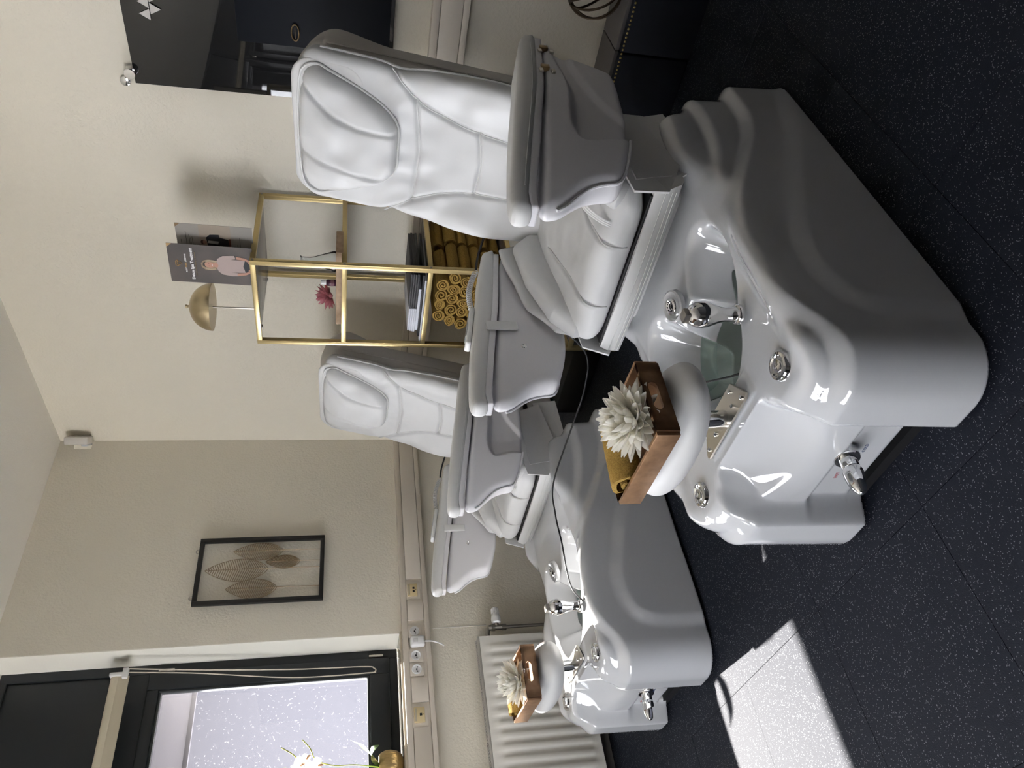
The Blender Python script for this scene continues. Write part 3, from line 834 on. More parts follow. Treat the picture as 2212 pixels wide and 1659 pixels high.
def make_chair():
    t = thing('pedicure_chair', 'white foot spa chair nearest the camera, standing in front of the gold shelf', 'pedicure chair', (-1.235, .87, 0), 'white foot spa chairs')
    seat_parts = []; foot_parts = []
    sdf_obj('tub_base', tub_sdf, (-.41, -.06, -.01), (.41, 1.25, .56), .0072, ACR, t)
    MB().box((-.33, .06, 0), (.33, 1.14, .03)).build('plinth', BLACK, t)
    # water
    b = MB(); n = 48
    V = [(0, .42, .288)]+[(.215*cos(2*pi*k/n), .42+.205*sin(2*pi*k/n), .288) for k in range(n)]
    V += [(0, .42, .19)]+[(.215*cos(2*pi*k/n), .42+.205*sin(2*pi*k/n), .19) for k in range(n)]
    Fc = [(0, 1+k, 1+(k+1) % n) for k in range(n)]+[(n+1, n+2+(k+1) % n, n+2+k) for k in range(n)]+[(1+k, n+2+k, n+2+(k+1) % n, 1+(k+1) % n) for k in range(n)]
    b.add(V, Fc, False); wo = b.build('water', WATER, t)
    # jet nozzle on the slope
    Mn = Matrix.Translation((0, .575, .425)) @ Matrix.Rotation(radians(12), 4, 'X')
    b = MB().lathe([(.046, -.01), (.045, .002), (.040, .005), (.034, .002), (.030, -.001)], 36, Mn); b.build('nozzle_ring', ACR, t)
    b = MB().lathe([(.026, -.004), (.026, .004), (.023, .009), (.017, .011), (.010, .006), (.009, .002), (.006, .001)], 32, Mn); nz = b.build('jet_nozzle', CHROME, t)
    b = MB()
    for k in range(10):
        a = 2*pi*k/10; b.lathe([(.0022, .0), (.0022, .0095)], 8, Mn @ Matrix.Translation((.0135*cos(a), .0135*sin(a), 0)))
    b.lathe([(.006, .001), (.006, .0035)], 14, Mn); b.build('nozzle_holes', BLACK, nz)
    # drain grate
    Mg = Matrix.Translation((.165, .375, .330)) @ Matrix.Rotation(radians(-50), 4, 'Y')
    b = MB().lathe([(.030, -.02), (.030, .004), (.024, .006), (.022, .003)], 28, Mg); gr = b.build('intake_grate', STEEL, t)
    b = MB()
    for i in range(-3, 4):
        for j in range(-3, 4):
            if i*i+j*j < 11: b.lathe([(.0017, .0), (.0017, .0066)], 6, Mg @ Matrix.Translation((i*.0055+(j % 2)*.0027, j*.005, 0)))
    b.build('grate_holes', BLACK, gr)
    # water spout
    sx, sy, sz = .205, .315, .408
    b = MB().lathe([(.024, 0), (.025, .008), (.0225, .013), (.018, .014)], 28, Matrix.Translation((sx, sy, sz)))
    b.build('spout_collar', CHROME, t)
    b = MB().lathe([(.0185, .012), (.0185, .018), (.0170, .022), (.0172, .04), (.0195, .052), (.024, .064), (.0285, .078), (.0305, .092), (.029, .106), (.0225, .119), (.012, .126), (.002, .127)], 32,
                   Matrix.Translation((sx, sy, sz)) @ Matrix.Shear('XY', 4, (-.10, .06)))
    b.build('water_spout', CHROME, t)
    b = MB().box((-.016, -.013, .120), (.012, .013, .138), .004, M=Matrix.Translation((sx-.013, sy+.006, sz))); b.build('spout_cap', PIPE, t)
    # jet buttons
    for sg in (1, -1):
        bx, by = .236*sg, .120
        zs_ = np.linspace(.30, .50, 401); ff = tub_sdf(np.full(401, bx), np.full(401, by), zs_)
        bz = float(zs_[np.argmax(ff > 0)])
        e_ = .012; P0 = np.array([[bx+e_, by, bz], [bx-e_, by, bz], [bx, by+e_, bz], [bx, by-e_, bz], [bx, by, bz+e_], [bx, by, bz-e_]]); fv = tub_sdf(*P0.T)
        nrm = Vector((fv[0]-fv[1], fv[2]-fv[3], fv[4]-fv[5])).normalized()
        Mb = Matrix.Translation(Vector((bx, by, bz))+nrm*.001) @ nrm.to_track_quat('Z', 'Y').to_matrix().to_4x4()
        b = MB().lathe([(.0335, -.012), (.0335, .004), (.030, .009), (.025, .010), (.021, .007), (.020, .004)], 40, Mb); bt = b.build('jet_button', CHROME, t)
        Ms = Mb @ Matrix.Diagonal((.85, 1, 1, 1))
        b = MB().lathe([(.017, .003), (.017, .008), (.015, .0105), (.003, .0115)], 32, Ms); b.build('button_cap', CHROME, bt)
        text_part('button_lettering', 'JET', .010, Mb @ Matrix.Translation((0, -.002, .0118)) @ Matrix.Rotation(radians(0), 4, 'Z'), PIPE, bt)
    # mixer handle at the front
    Mt = Matrix.Translation((.020, .040, .163)) @ Matrix.Rotation(radians(90-6), 4, 'X')
    MB().lathe([(.030, -.02), (.031, .002), (.029, .006), (.022, .007)], 36, Mt).build('handle_flange', CHROME, t)
    b = MB().lathe([(.020, .004), (.020, .030), (.0195, .031), (.021, .033), (.0225, .040), (.0225, .05)], 32, Mt); b.build('handle_barrel', CHROME, t)
    def hs(x, y, z):
        # z along the handle
        k = np.sqrt((x/.0228)**2+(y/.0228)**2+(np.maximum(z-.046, 0)/.056)**2)
        f = (k-1)*.02
        f = np.maximum(f, .046-z)
        return smax(f, -(y+.008+.10*(z-.10)+.004), .003)
    def hx(V, N):
        A = np.array(Mt); return (V @ A[:3, :3].T + A[:3, 3], N @ A[:3, :3].T)
    sdf_obj('temperature_handle', hs, (-.03, -.03, .04), (.03, .03, .11), .0018, CHROME, t, xf=hx)
    RED = flat('red_print', (.35, .02, .02)); BLU = flat('blue_print', (.02, .04, .12))
    R90 = Matrix.Rotation(pi/2, 4, 'X')
    text_part('hot_lettering', 'HOT', .011, Matrix.Translation((-.030, .0275, .168)) @ Matrix.Rotation(radians(-8), 4, 'Y') @ R90, RED, t)
    text_part('cold_lettering', 'COLD', .011, Matrix.Translation((.072, .0275, .150)) @ Matrix.Rotation(radians(-8), 4, 'Y') @ R90, BLU, t)
    # footrest bracket, post, pillow
    b = MB(); zz = .408
    P = [(-.125, .150), (.100, .150), (.110, .158), (.070, .222), (-.085, .222), (-.130, .160)]
    b.poly([(x, y, zz) for x, y in P], (0, 0, .006)); pl = b.build('bracket_plate', STEEL, t)
    for x, y in ((.088, .163), (.045, .175), (.058, .208), (-.060, .175), (-.045, .205), (-.108, .166)):
        MB().lathe([(.0055, 0), (.0055, .003), (.003, .005), (.001, .0045)], 12, Matrix.Translation((x, y, zz+.006))).build('screw', CHROME, pl)
    foot_parts.append(MB().tube([(-.005, .180, .405), (-.005, .168, .555)], .021, 28).build('footrest_post', CHROME, t))
    pw = sdf_obj('footrest_pillow', pillow_sdf, (-.21, .0, .49), (.21, .27, .65), .0065, LEATH2, t); foot_parts.append(pw)
    # ---- seat assembly
    def sp(o): seat_parts.append(o); return o
    s_ = sp(sdf_obj('seat_cushion', seat_sdf, (-.29, .64, .51), (.29, 1.24, .72), .006, LEATH, t))
    for sg in (1, -1):
        q = sp(sdf_obj('seat_bolster', bolster_sdf(sg), (min(.16*sg, .30*sg), .63, .53), (max(.16*sg, .30*sg), 1.2, .78), .006, LEATH, t))
        q = sp(sdf_obj('side_flap', wing_sdf(sg), (min(.24*sg, .31*sg), .71, .57), (max(.24*sg, .31*sg), 1.22, .81), .005, LEATH2, t))
        u = .105
        Ps = [(sg*(u+.22*max(y-.80, 0)), y, .6415 + .030*float(S(np.array((y-.75)/.35))) - .25*max(.80-y, 0)**1.3 - .004) for y in (.70, .74, .78, .84, .9, .96, 1.02)]
        MB().tube([(sg*u, .684, .56), (sg*u, .682, .60)]+Ps, .003, 6, smooth=4).build('seat_piping', STITCH, s_)
    for sg in (1,):
        for q in range(3):
            MB().tube([(sg*(.250-.007*q), .95, .752), (sg*(.222-.007*q), .84, .726), (sg*(.192-.007*q), .755, .690), (sg*(.176-.006*q), .715, .650), (sg*(.170-.006*q), .700, .620)], .0035, 6, smooth=6, flat=.5).build('fold_edge', LEATH2, s_)
    sp(MB().box((-.262, .695, .526), (.262, 1.15, .540), .003).build('seat_base', BLACK, t))
    # apron under the seat
    b = MB(); n = 12
    V = []
    for k in range(n+1):
        x = -.275+.55*k/n
        for (yy, zz) in ((.684, .533), (.677, .512), (.690, .465), (.712, .452), (.735, .455), (.72, .532)):
            V.append((x*(1.0+.10*(.53-zz)/.08*1.0), yy+.01*(x/.27)**2, zz))
    Fq = [(k*6+i, k*6+(i+1) % 6, (k+1)*6+(i+1) % 6, (k+1)*6+i) for k in range(n) for i in range(6)]+[tuple(range(6)), tuple(n*6+i for i in range(6))[::-1]]
    b.add(V, Fq, True); ap = sp(b.build('seat_apron', LEATH2, t, angle=50))
    for (yy, zz) in ((.6785, .507), (.684, .487), (.683, .477)):
        MB().tube([(-.28, yy+.006, zz), (0, yy-.004, zz), (.28, yy+.006, zz)], .0012, 5, smooth=6).build('stitch_line', STITCH, ap)
    # pedestal and skirts
    sp(sdf_obj('seat_pedestal', lambda x, y, z: rbox(x, y, z, (0, .99, .465), (.232, .22, .075), .03), (-.26, .74, .37), (.26, 1.24, .56), .009, LEATH2, t))
    for sg in (1, -1):
        b = MB()
        V = [(.272, .690, .590), (.272, 1.02, .615), (.276, 1.075, .480), (.290, .80, .438), (.286, .672, .505)]
        b.poly([(sg*v[0], v[1], v[2]) for v in V], (sg*.006, 0, 0)); sp(b.build('side_skirt', LEATH2, t))
        b = MB()
        V = [(.281, .735, .575), (.281, .99, .585), (.286, .93, .500), (.292, .745, .478)]
        b.poly([(sg*v[0], v[1], v[2]) for v in V], (sg*.004, 0, 0)); sp(b.build('skirt_flap', LEATH2, t))
        b = MB()
        V = [(.255, .76, .47), (.255, 1.1, .50), (.285, 1.09, .40), (.30, .78, .395)]
        b.poly([(sg*v[0], v[1], v[2]) for v in V], (sg*.006, 0, 0)); sp(b.build('lower_skirt', LEATH2, t))
    # ---- backrest
    pd = sp(sdf_obj('backrest_pad', pad_sdf, (-.28, -.03, -.03), (.28, .90, .09), .0065, LEATH, t, xf=back_xf))
    def on_pad(P, off=.0): 
        return [bp(a, w_, float(pad_d(np.array([a]), np.array([w_]))[0])+off) for a, w_ in P]
    for s in SEAMS:
        pts = catmull([Vector((a, w_, 0)) for a, w_ in s], 8)
        MB().tube(on_pad([(p.x, p.y) for p in pts], .001), .0022, 6).build('seam', STITCH, pd)
    for sg in (1, -1):
        pts = [(sg*float(pad_hw(np.array([w_]))[0]), w_) for w_ in np.linspace(.02, .80, 30)]
        MB().tube([bp(a, w_, .020) for a, w_ in pts], .0045, 7).build('edge_piping', LEATH2, pd)
    fp = sp(sdf_obj('headrest_flap', flap_sdf, (-.24, .53, .015), (.24, .90, .135), .0065, LEATH, t, xf=back_xf))
    P = [Vector((a, w_, 0)) for a, w_ in FLAPP]
    MB().tube([bp(p.x*.995, p.y, .062) for p in P], .0038, 7, closed=True).build('flap_piping', LEATH2, fp)
    sp(sdf_obj('headrest_liner', flap2_sdf, (-.25, .48, .02), (.25, .92, .08), .006, LEATH2, t, xf=back_xf))
    sh = sp(sdf_obj('backrest_shell', shell_sdf, (-.27, -.02, -.27), (.27, .95, .02), .009, SHELL, t, xf=back_xf))
    for sg in (1, -1):
        MB().tube([bp(sg*(.236-.03*float(S(np.array([(w_-.76)/.14]))[0])**2), w_, -.05) for w_ in np.linspace(.06, .80, 24)], .003, 6).build('shell_seam', SHELL, sh)
    sp(MB().box((-.10, 1.22, .42), (.10, 1.34, .66), .01).build('back_mount', BLACK, t))
    # ---- armrests
    for sg in (1, -1):
        lo = (min(.28*sg, .45*sg), .44, .585); hi = (max(.28*sg, .45*sg), 1.2, .90)
        am = sp(sdf_obj('armrest_body', arm_sdf(sg), lo, hi, .0055, SHELLW, t))
        ld = sp(sdf_obj('armrest_lid', lid_sdf(sg), (lo[0], .44, .76), (hi[0], 1.2, .93), .0045, SHELLW, t))
        ap_ = sp(sdf_obj('armrest_pad', armpad_sdf(sg), (lo[0], .44, .78), (hi[0], 1.2, .97), .005, LEATH2, t))
        xo = sg*.4385
        MB().tube([(sg*(.4405-float(nose(y))), y, zz) for y, zz in ((1.12, .820), (.9, .851), (.7, .887), (.6, .905), (.53, .916))], .0016, 6, smooth=5).build('pad_stitch', STITCH, ap_)
        for yy in (.985, 1.10):
            zl = float(np.interp(yy, [.70, .90, 1.163], [.857, .820, .783]))-.004
            hg = MB(); hg.box((sg*.428, yy-.012, zl-.010), (sg*.442, yy+.006, zl+.012), .002)
            h_ = hg.build('hinge', BRONZE, ld)
            for dz in (-.018, .014):
                MB().box((sg*.430, yy-.030, zl+dz-.005), (sg*.440, yy-.014, zl+dz+.006), .0015).build('hinge_leaf', STEEL, h_)
            pp_ = [(y, zz) for y, zz in ARMP if y < .72 and zz < .850]
        MB().tube([(sg*(.429-float(nose(y))-.004), y+.003, zz) for y, zz in pp_], .0042, 7).build('edge_piping', SHELLW, am)
        for (yy, zz) in ((1.055, .745), (.715, .765)):
            MB().lathe([(.009, 0), (.009, .003), (.006, .005), (.004, .0025), (.001, .002)], 20, Matrix.Translation((sg*.302, yy, zz)) @ Matrix.Rotation(-sg*pi/2, 4, 'Y')).build('inner_screw', CHROME, am)
        MB().box((sg*.286, .775, .775), (sg*.294, .812, .875), .006, seg=3).build('strap_tab', LEATH2, ap_)
    return t, seat_parts, foot_parts, wo
chair, SEATP, FOOTP, _ = make_chair()
def children(o): return [c for c in bpy.data.objects if c.parent == o]
def copy_tree(o, parent, names):
    c = o.copy(); sc.collection.objects.link(c); c.parent = parent
    for ch in names.get(o.name, []): copy_tree(ch, c, names)
    return c
kids = {}
for o in bpy.data.objects:
    if o.parent is not None: kids.setdefault(o.parent.name, []).append(o)
chair2 = chair.copy(); sc.collection.objects.link(chair2)
chair2.location = (-2.755, .91, 0)
chair2['label'] = 'white foot spa chair farther away, beside the radiator and picture wall'
for ch in kids[chair.name]:
    c = copy_tree(ch, chair2, kids)
    if ch in SEATP: c.location = (0, .19, -.05)
    if ch in FOOTP: c.location = (0, 0, -.03)

# ================================================================== TRAYS, FLOWERS, TOWELS
def petal_mesh(L, W, curl, name, mt):
    V = []; F = []; n, m_ = 7, 4
    for i in range(n+1):
        s = i/n; wd = W*(sin(pi*min(1, s*.93+.05))**.75)*(1-.15*s)
        for j in range(m_+1):
            q = j/m_*2-1
            V.append((wd*q*.5, L*s*cos(curl*s*.6), L*(sin(curl*s)*s*.8)+wd*.35*q*q))
    for i in range(n):
        for j in range(m_): a = i*(m_+1)+j; F.append((a, a+1, a+m_+2, a+m_+1))
    me = bpy.data.meshes.new(name); me.from_pydata(V, [], F); me.polygons.foreach_set('use_smooth', [True]*len(F)); me.materials.append(mt)
    return me
def dahlia(name, label, loc, R, mt, rings, tilt=(0, 0), group=None):
    t = thing(name, label, 'flower', loc, group)
    core = MB().lathe([(.002, -.3*R), (.16*R, -.25*R), (.22*R, -.05*R), (.18*R, .12*R), (.05*R, .2*R)], 12); core.build('flower_heart', mt, t)
    meshes = [petal_mesh(R*1.0, R*.36, .40, 'petal', mt), petal_mesh(R*.88, R*.33, .55, 'petal', mt), petal_mesh(R*.62, R*.28, .9, 'petal', mt)]
    T = Matrix.Rotation(tilt[0], 4, 'X') @ Matrix.Rotation(tilt[1], 4, 'Y')
    for ri, (n, el, k) in enumerate(rings):
        for i in range(n):
            a = 2*pi*(i+.5*(ri % 2))/n + rng.uniform(-.08, .08)
            o = bpy.data.objects.new('petal', meshes[k])
            sc_ = rng.uniform(.88, 1.1)
            o.matrix_local = T @ Matrix.Rotation(a, 4, 'Z') @ Matrix.Rotation(el+rng.uniform(-.09, .09), 4, 'X') @ Matrix.Translation((0, R*.05, 0)) @ Matrix.Scale(sc_, 4) @ Matrix.Rotation(rng.uniform(-.2, .2), 4, 'Y')
            link(o, t)
    return t
RINGS = [(16, -.35, 0), (18, -.12, 0), (18, .10, 0), (17, .32, 0), (16, .54, 1), (14, .76, 1), (11, .96, 1), (9, 1.14, 2), (6, 1.34, 2)]

def rolled(name, r, L, mt, parent=None, th=.009, turns=2.6, seed=0, squash=1.0, axis='Y'):
    """towel rolled up: a spiral strip pulled along its axis, with the spiral open at both ends"""
    rg = random.Random(seed); n = 46
    out = []; inn = []
    for i in range(n+1):
        s = i/n; a = s*turns*2*pi
        rad = r*(.14+.86*min(1, s*turns/(turns-.75))) + r*.04*sin(a*2+seed)
        wob = 1+.05*sin(a*3+seed*2)
        p = Vector((cos(a)*rad*wob, 0, sin(a)*rad*squash)); out.append(p)
        q = p - p.normalized()*th*(.8); inn.append(q)
    V = []; ys = [-L/2, -L/2+.004, L/2-.004, L/2]; pull = [.0, .003, .003, 0]
    for yi, yy in enumerate(ys):
        f = .985 if yi in (0, 3) else 1
        for P_ in (out, inn):
            for p in P_: V.append((p.x*f, yy+rg.uniform(-.001, .001)+.004*sin(p.x*70+p.z*50)*(1 if yi < 2 else 0), p.z*f))
    m_ = n+1; F = []
    for yi in range(3):
        b0 = yi*2*m_; b1 = (yi+1)*2*m_
        for i in range(n):
            F.append((b0+i, b0+i+1, b1+i+1, b1+i)); F.append((b0+m_+i+1, b0+m_+i, b1+m_+i, b1+m_+i+1))
        F.append((b0+n, b0+m_+n, b1+m_+n, b1+n)); F.append((b0+m_, b0, b1, b1+m_))
    for i in range(n):
        F.append((i+1, i, m_+i, m_+i+1)); b3 = 6*m_; F.append((b3+i, b3+i+1, b3+m_+i+1, b3+m_+i))
    me = bpy.data.meshes.new(name); me.from_pydata(V, [], F); me.polygons.foreach_set('use_smooth', [True]*len(F))
    try: me.set_sharp_from_angle(angle=radians(50))
    except Exception: pass
    me.materials.append(mt)
    if axis == 'X':
        for v in me.vertices: v.co = Vector((v.co.y, -v.co.x, v.co.z))
    return me

def tray_set(loc, rz, which):
    t = thing('wooden_tray', 'copper-brown wooden tray with hand slots on the %s chair footrest' % which, 'tray', loc, 'wooden trays on the footrests')
    t.rotation_euler = (0, 0, rz)
    hx, hy, H = .134, .095, .052; th = .009
    MB().box((-hx+.004, -hy+.004, 0), (hx-.004, hy-.004, .006)).build('tray_bottom', WOOD, t)
    for s in (-1, 1):
        MB().box((-hx, s*hy-th/2, 0), (hx, s*hy+th/2, H), .0015).build('long_side', WOOD, t)
        # short side with a slot
        b = MB(); x = s*hx
        sl, sh, rr = .036, .013, .010
        outer = [(-hy+th/2, 0), (hy-th/2, 0), (hy-th/2, H), (-hy+th/2, H)]
        cz = .030
        def ring(k, n=24):
            a = 2*pi*k/n; ca, sa = cos(a), sin(a)
            return (np.sign(ca)*(sl-sh)+sh*ca, cz+sh*sa*.85)
        n = 24; V = []
        for xx in (x-th/2, x+th/2):
            for k in range(n):
                a = 2*pi*(k+.5)/n
                iy, iz = ring(k+.5)
                # outer point along the ray
                dy, dz = cos(a), sin(a)
                tt = min([(hy-th/2)/abs(dy) if abs(dy) > 1e-6 else 9, (H-cz)/dz if dz > 1e-6 else 9, cz/-dz if dz < -1e-6 else 9])
                V.append((xx, iy, iz)); V.append((xx, dy*tt, cz+dz*tt))
        F = []
        for k in range(n):
            a0 = 2*k; a1 = 2*((k+1) % n); q = 2*n
            F += [(a0, a0+1, a1+1, a1), (q+a0, q+a1, q+a1+1, q+a0+1), (a0, a1, q+a1, q+a0), (a0+1, q+a0+1, q+a1+1, a1+1)]
        # corner fillers
        for (cy, cz2) in outer:
            V.append((x-th/2, cy, cz2)); V.append((x+th/2, cy, cz2))
        b.add(V, F)
        for (cy, c2) in outer:
            sgy = 1 if cy > 0 else -1
        b.box((x-th/2, -hy+th/2, H-.009), (x+th/2, hy-th/2, H)); b.box((x-th/2, -hy+th/2, 0), (x+th/2, hy-th/2, .010))
        b.box((x-th/2, -hy+th/2, 0), (x+th/2, -hy+.030, H)); b.box((x-th/2, hy-.030, 0), (x+th/2, hy-th/2, H))
        b.build('short_side', WOOD, t)
    return t
n_tray = (-1.217, .983, .632)
tray_set(n_tray, radians(-3), 'nearer')
f_tray = (-2.745, 1.023, .602)
tray_set(f_tray, radians(-3), 'farther')
dahlia('white_dahlia', 'large white dahlia bloom in the tray on the nearer footrest', (n_tray[0]+.066, n_tray[1]-.015, n_tray[2]+.058), .080, PETAL, RINGS, (.15, .25), 'white dahlias in the trays')
dahlia('white_dahlia', 'white dahlia bloom in the tray on the farther footrest', (f_tray[0]+.060, f_tray[1]-.012, f_tray[2]+.058), .080, PETAL, RINGS, (.15, .25), 'white dahlias in the trays')
me = rolled('rolled_towel', .041, .165, TOWEL, th=.014, turns=2.2, seed=3, squash=.9)
for (tx, ty, tz), lab in ((n_tray, 'nearer'), (f_tray, 'farther')):
    o = link(bpy.data.objects.new('rolled_towel', me), None, (tx-.070, ty+.005, tz+.008+.037))
    o.rotation_euler = (0, 0, radians(-10)); tag(o, 'mustard rolled towel lying in the tray on the %s footrest' % lab, 'towel', 'towels in the trays')

# ================================================================== SHELF
SX0, SX1, SY0, SY1 = -2.420, -1.962, 2.475, 2.960
def shelf():
    t = thing('gold_shelf', 'gold metal shelving rack with glass shelves against the wall', 'shelf', ((SX0+SX1)/2, (SY0+SY1)/2, 0))
    ox, oy = t.location[:2]; hx, hy = (SX1-SX0)/2, (SY1-SY0)/2; q = .021
    def part(n, b, m_=GOLD): return b.build(n, m_, t)
    for sx in (-1, 1):
        for sy in (-1, 1):
            x0 = sx*hx-(q if sx > 0 else 0); y0 = sy*hy-(q if sy > 0 else 0)
            part('post', MB().box((x0, y0, 0), (x0+q, y0+q, 1.669), .0012))
    for z1 in (1.669, 1.310, .955, .600, .245):
        for sy in (-1,):
            y0 = sy*hy-(q if sy > 0 else 0)
            part('front_rail', MB().box((-hx+q, y0, z1-q), (hx-q, y0+q, z1), .0012))
        for sx in (-1, 1):
            x0 = sx*hx-(q if sx > 0 else 0)
            if sx > 0 or z1 < 1: part('side_rail', MB().box((x0, -hy+q, z1-q), (x0+q, hy-q, z1), .0012))
        part('shelf_glass', MB().box((-hx+q+.001, -hy+q+.001, z1-.012), (hx-.001-q, hy-.001, z1-.006), .001), GLASSY)
        for sx in (-1, 1):
            for yy in (-hy+.08, hy-.08):
                part('glass_clip', MB().box((sx*(hx-.030)-.006, yy-.008, z1-.018), (sx*(hx-.030)+.006, yy+.008, z1-.0125), .001), PIPE)
        for yy in (-hy+q/2, hy-q/2):
            part('bolt', MB().lathe([(.005, 0), (.005, .0015), (.003, .002), (.002, .0008)], 12, Matrix.Translation((hx, yy, z1-q/2)) @ Matrix.Rotation(pi/2, 4, 'Y')), PIPE)
shelf()
# towels: two rows of rolls
tm = [rolled('rolled_towel', .0290, .215, TOWEL, th=.008, turns=2.7+.3*(k % 3), seed=k, squash=(.92, 1, .86, .97)[k % 4]) for k in range(6)]
counts = [(6, -2.315), (6, -2.300), (6, -2.287), (5, -2.276), (5, -2.262), (4, -2.235)]
k = 0
rowname = ['bottom', 'second', 'third', 'fourth', 'fifth', 'top']
ordn = ['first', 'second', 'third', 'fourth', 'fifth', 'sixth']
for yi, yy in enumerate((2.600, 2.845)):
    for r, (n, x0) in enumerate(counts):
        for i in range(n):
            x = x0+.0605*i + rng.uniform(-.001, .001)
            if x > -2.016: continue
            z = .600+.0285+r*.0515
            o = link(bpy.data.objects.new('rolled_towel', tm[k % 6]), None, (x, yy+rng.uniform(-.01, .01), z))
            o.rotation_euler = (0, (k*1.3) % 6.28 if False else 0, rng.uniform(-.04, .04))
            tag(o, 'mustard towel roll on gold shelf, %s pile, %s layer, %s from left' % (('front', 'rear')[yi], rowname[r], ordn[i]), 'towel', 'mustard towel rolls on the gold shelf')
            k += 1
# magazines
def stack(x0, x1, y0, y1, z, items, ):
    for (nm, lab, cat, h, mt, dx0, dx1, dy) in items:
        b = MB(); n = max(2, int(h/.0035))
        cover = MB().box((x0+dx0, y0+dy, z), (x1+dx1, y1+dy, z+h), .0015)
        o = cover.build(nm, mt); tag(o, lab, cat)
        z += h+.0004
Z3 = .949
stack(-2.405, -1.995, 2.50, 2.80, Z3+.0005, [
    ('magazine', 'white catalogue lowest in the pile under the folders on the shelf', 'magazine', .012, PAPERW, 0, -.05, .0),
    ('folder', 'dark grey folder sticking out at the left in the paper pile', 'folder', .010, PAPERD, .035, -.02, -.004),
    ('magazine', 'white booklet lying on the dark folder in the shelf pile', 'magazine', .012, PAPERW, .07, -.10, .0)])
for j in range(4):
    b = MB().box((-2.20+.002*j, 2.495+.002*(j % 2), Z3+.036+j*.0095), (-2.010-.003*(j % 2), 2.79, Z3+.036+j*.0095+.009), .0015)
    tag(b.build('folder', PAPERD), 'black folder in the right-hand pile on the shelf, %s from the top' % ['fourth', 'third', 'second', 'first'][j], 'folder', 'black folders on the shelf')
for j in range(4):
    b = MB().box((-2.345+.003*j, 2.498, Z3+.036+j*.0085), (-2.206, 2.79, Z3+.036+j*.0085+.008), .001)
    tag(b.build('leaflet', PAPERW), 'stack layer of white leaflets beside the black folders, %s from the top' % ['fourth', 'third', 'second', 'first'][j], 'leaflets', 'white leaflets on the shelf')
# wooden board with flask, bottle and pink flower
Z2 = 1.304
t = thing('wooden_board', 'pale wooden board carrying flask, bottle and pink flower', 'board', (-2.165, 2.63, Z2+.0005))
MB().box((-.200, -.075, 0), (.205, .075, .030), .003).build('board', OAK, t)
zb = Z2+.031
b = MB().lathe([(.042, 0), (.045, .004), (.045, .010), (.017, .095), (.015, .105), (.015, .142), (.019, .145), (.019, .149), (.0165, .149), (.0135, .143), (.0135, .104), (.0155, .094), (.0425, .011), (.042, .004)], 36, Matrix.Translation((-2.075, 2.64, zb)))
tag(b.build('glass_flask', GLASSC), 'clear conical glass flask on the wooden board', 'flask')
t = thing('small_bottle', 'small dark purple bottle with white cap beside the pink flower', 'bottle', (-2.160, 2.60, zb))
MB().lathe([(.013, 0), (.0145, .002), (.0145, .035), (.011, .041)], 24).build('bottle_body', PURP, t)
MB().lathe([(.0095, .041), (.0095, .062), (.008, .063)], 20).build('cap', WHITEP, t)
MB().lathe([(.0147, .008), (.0147, .022)], 24).build('label', flat('bottle_label', (.16, .06, .08), .5), t)
dahlia('pink_dahlia', 'dusty pink dahlia lying on the wooden board', (-2.235, 2.60, zb+.030), .058, PETALP, [(12, -.3, 0), (12, 0, 0), (12, .35, 0), (10, .7, 1), (8, 1.0, 1), (5, 1.3, 2)], (0, -.4))
# lamp
t = thing('table_lamp', 'brushed brass dome table lamp on top of the gold shelf', 'lamp', (-2.325, 2.60, 1.6635))
MB().lathe([(.055, 0), (.055, .008), (.05, .011), (.006, .012)], 36).build('lamp_base', STEEL, t)
MB().tube([(0, 0, .01), (0, 0, .24)], .004, 12).build('lamp_pole', STEEL, t)
DB = mat('dome_brass', (.46, .38, .24), .3, metal=1.0)
prof = [(.104*cos(a), .195+.096*sin(a)) for a in np.linspace(0, pi/2*.97, 18)]
prof2 = [(.101*cos(a), .197+.093*sin(a)) for a in np.linspace(pi/2*.97, 0, 18)]
MB().lathe(prof+prof2, 48).build('lamp_shade', DB, t)
MB().lathe([(.098, .205), (.098, .207), (.005, .208)], 40).build('shade_lining', flat('lining', (.6, .6, .62), .5), t)
MB().lathe([(.006, .288), (.006, .298), (.008, .300), (.008, .306), (.002, .308)], 16).build('finial', DB, t)

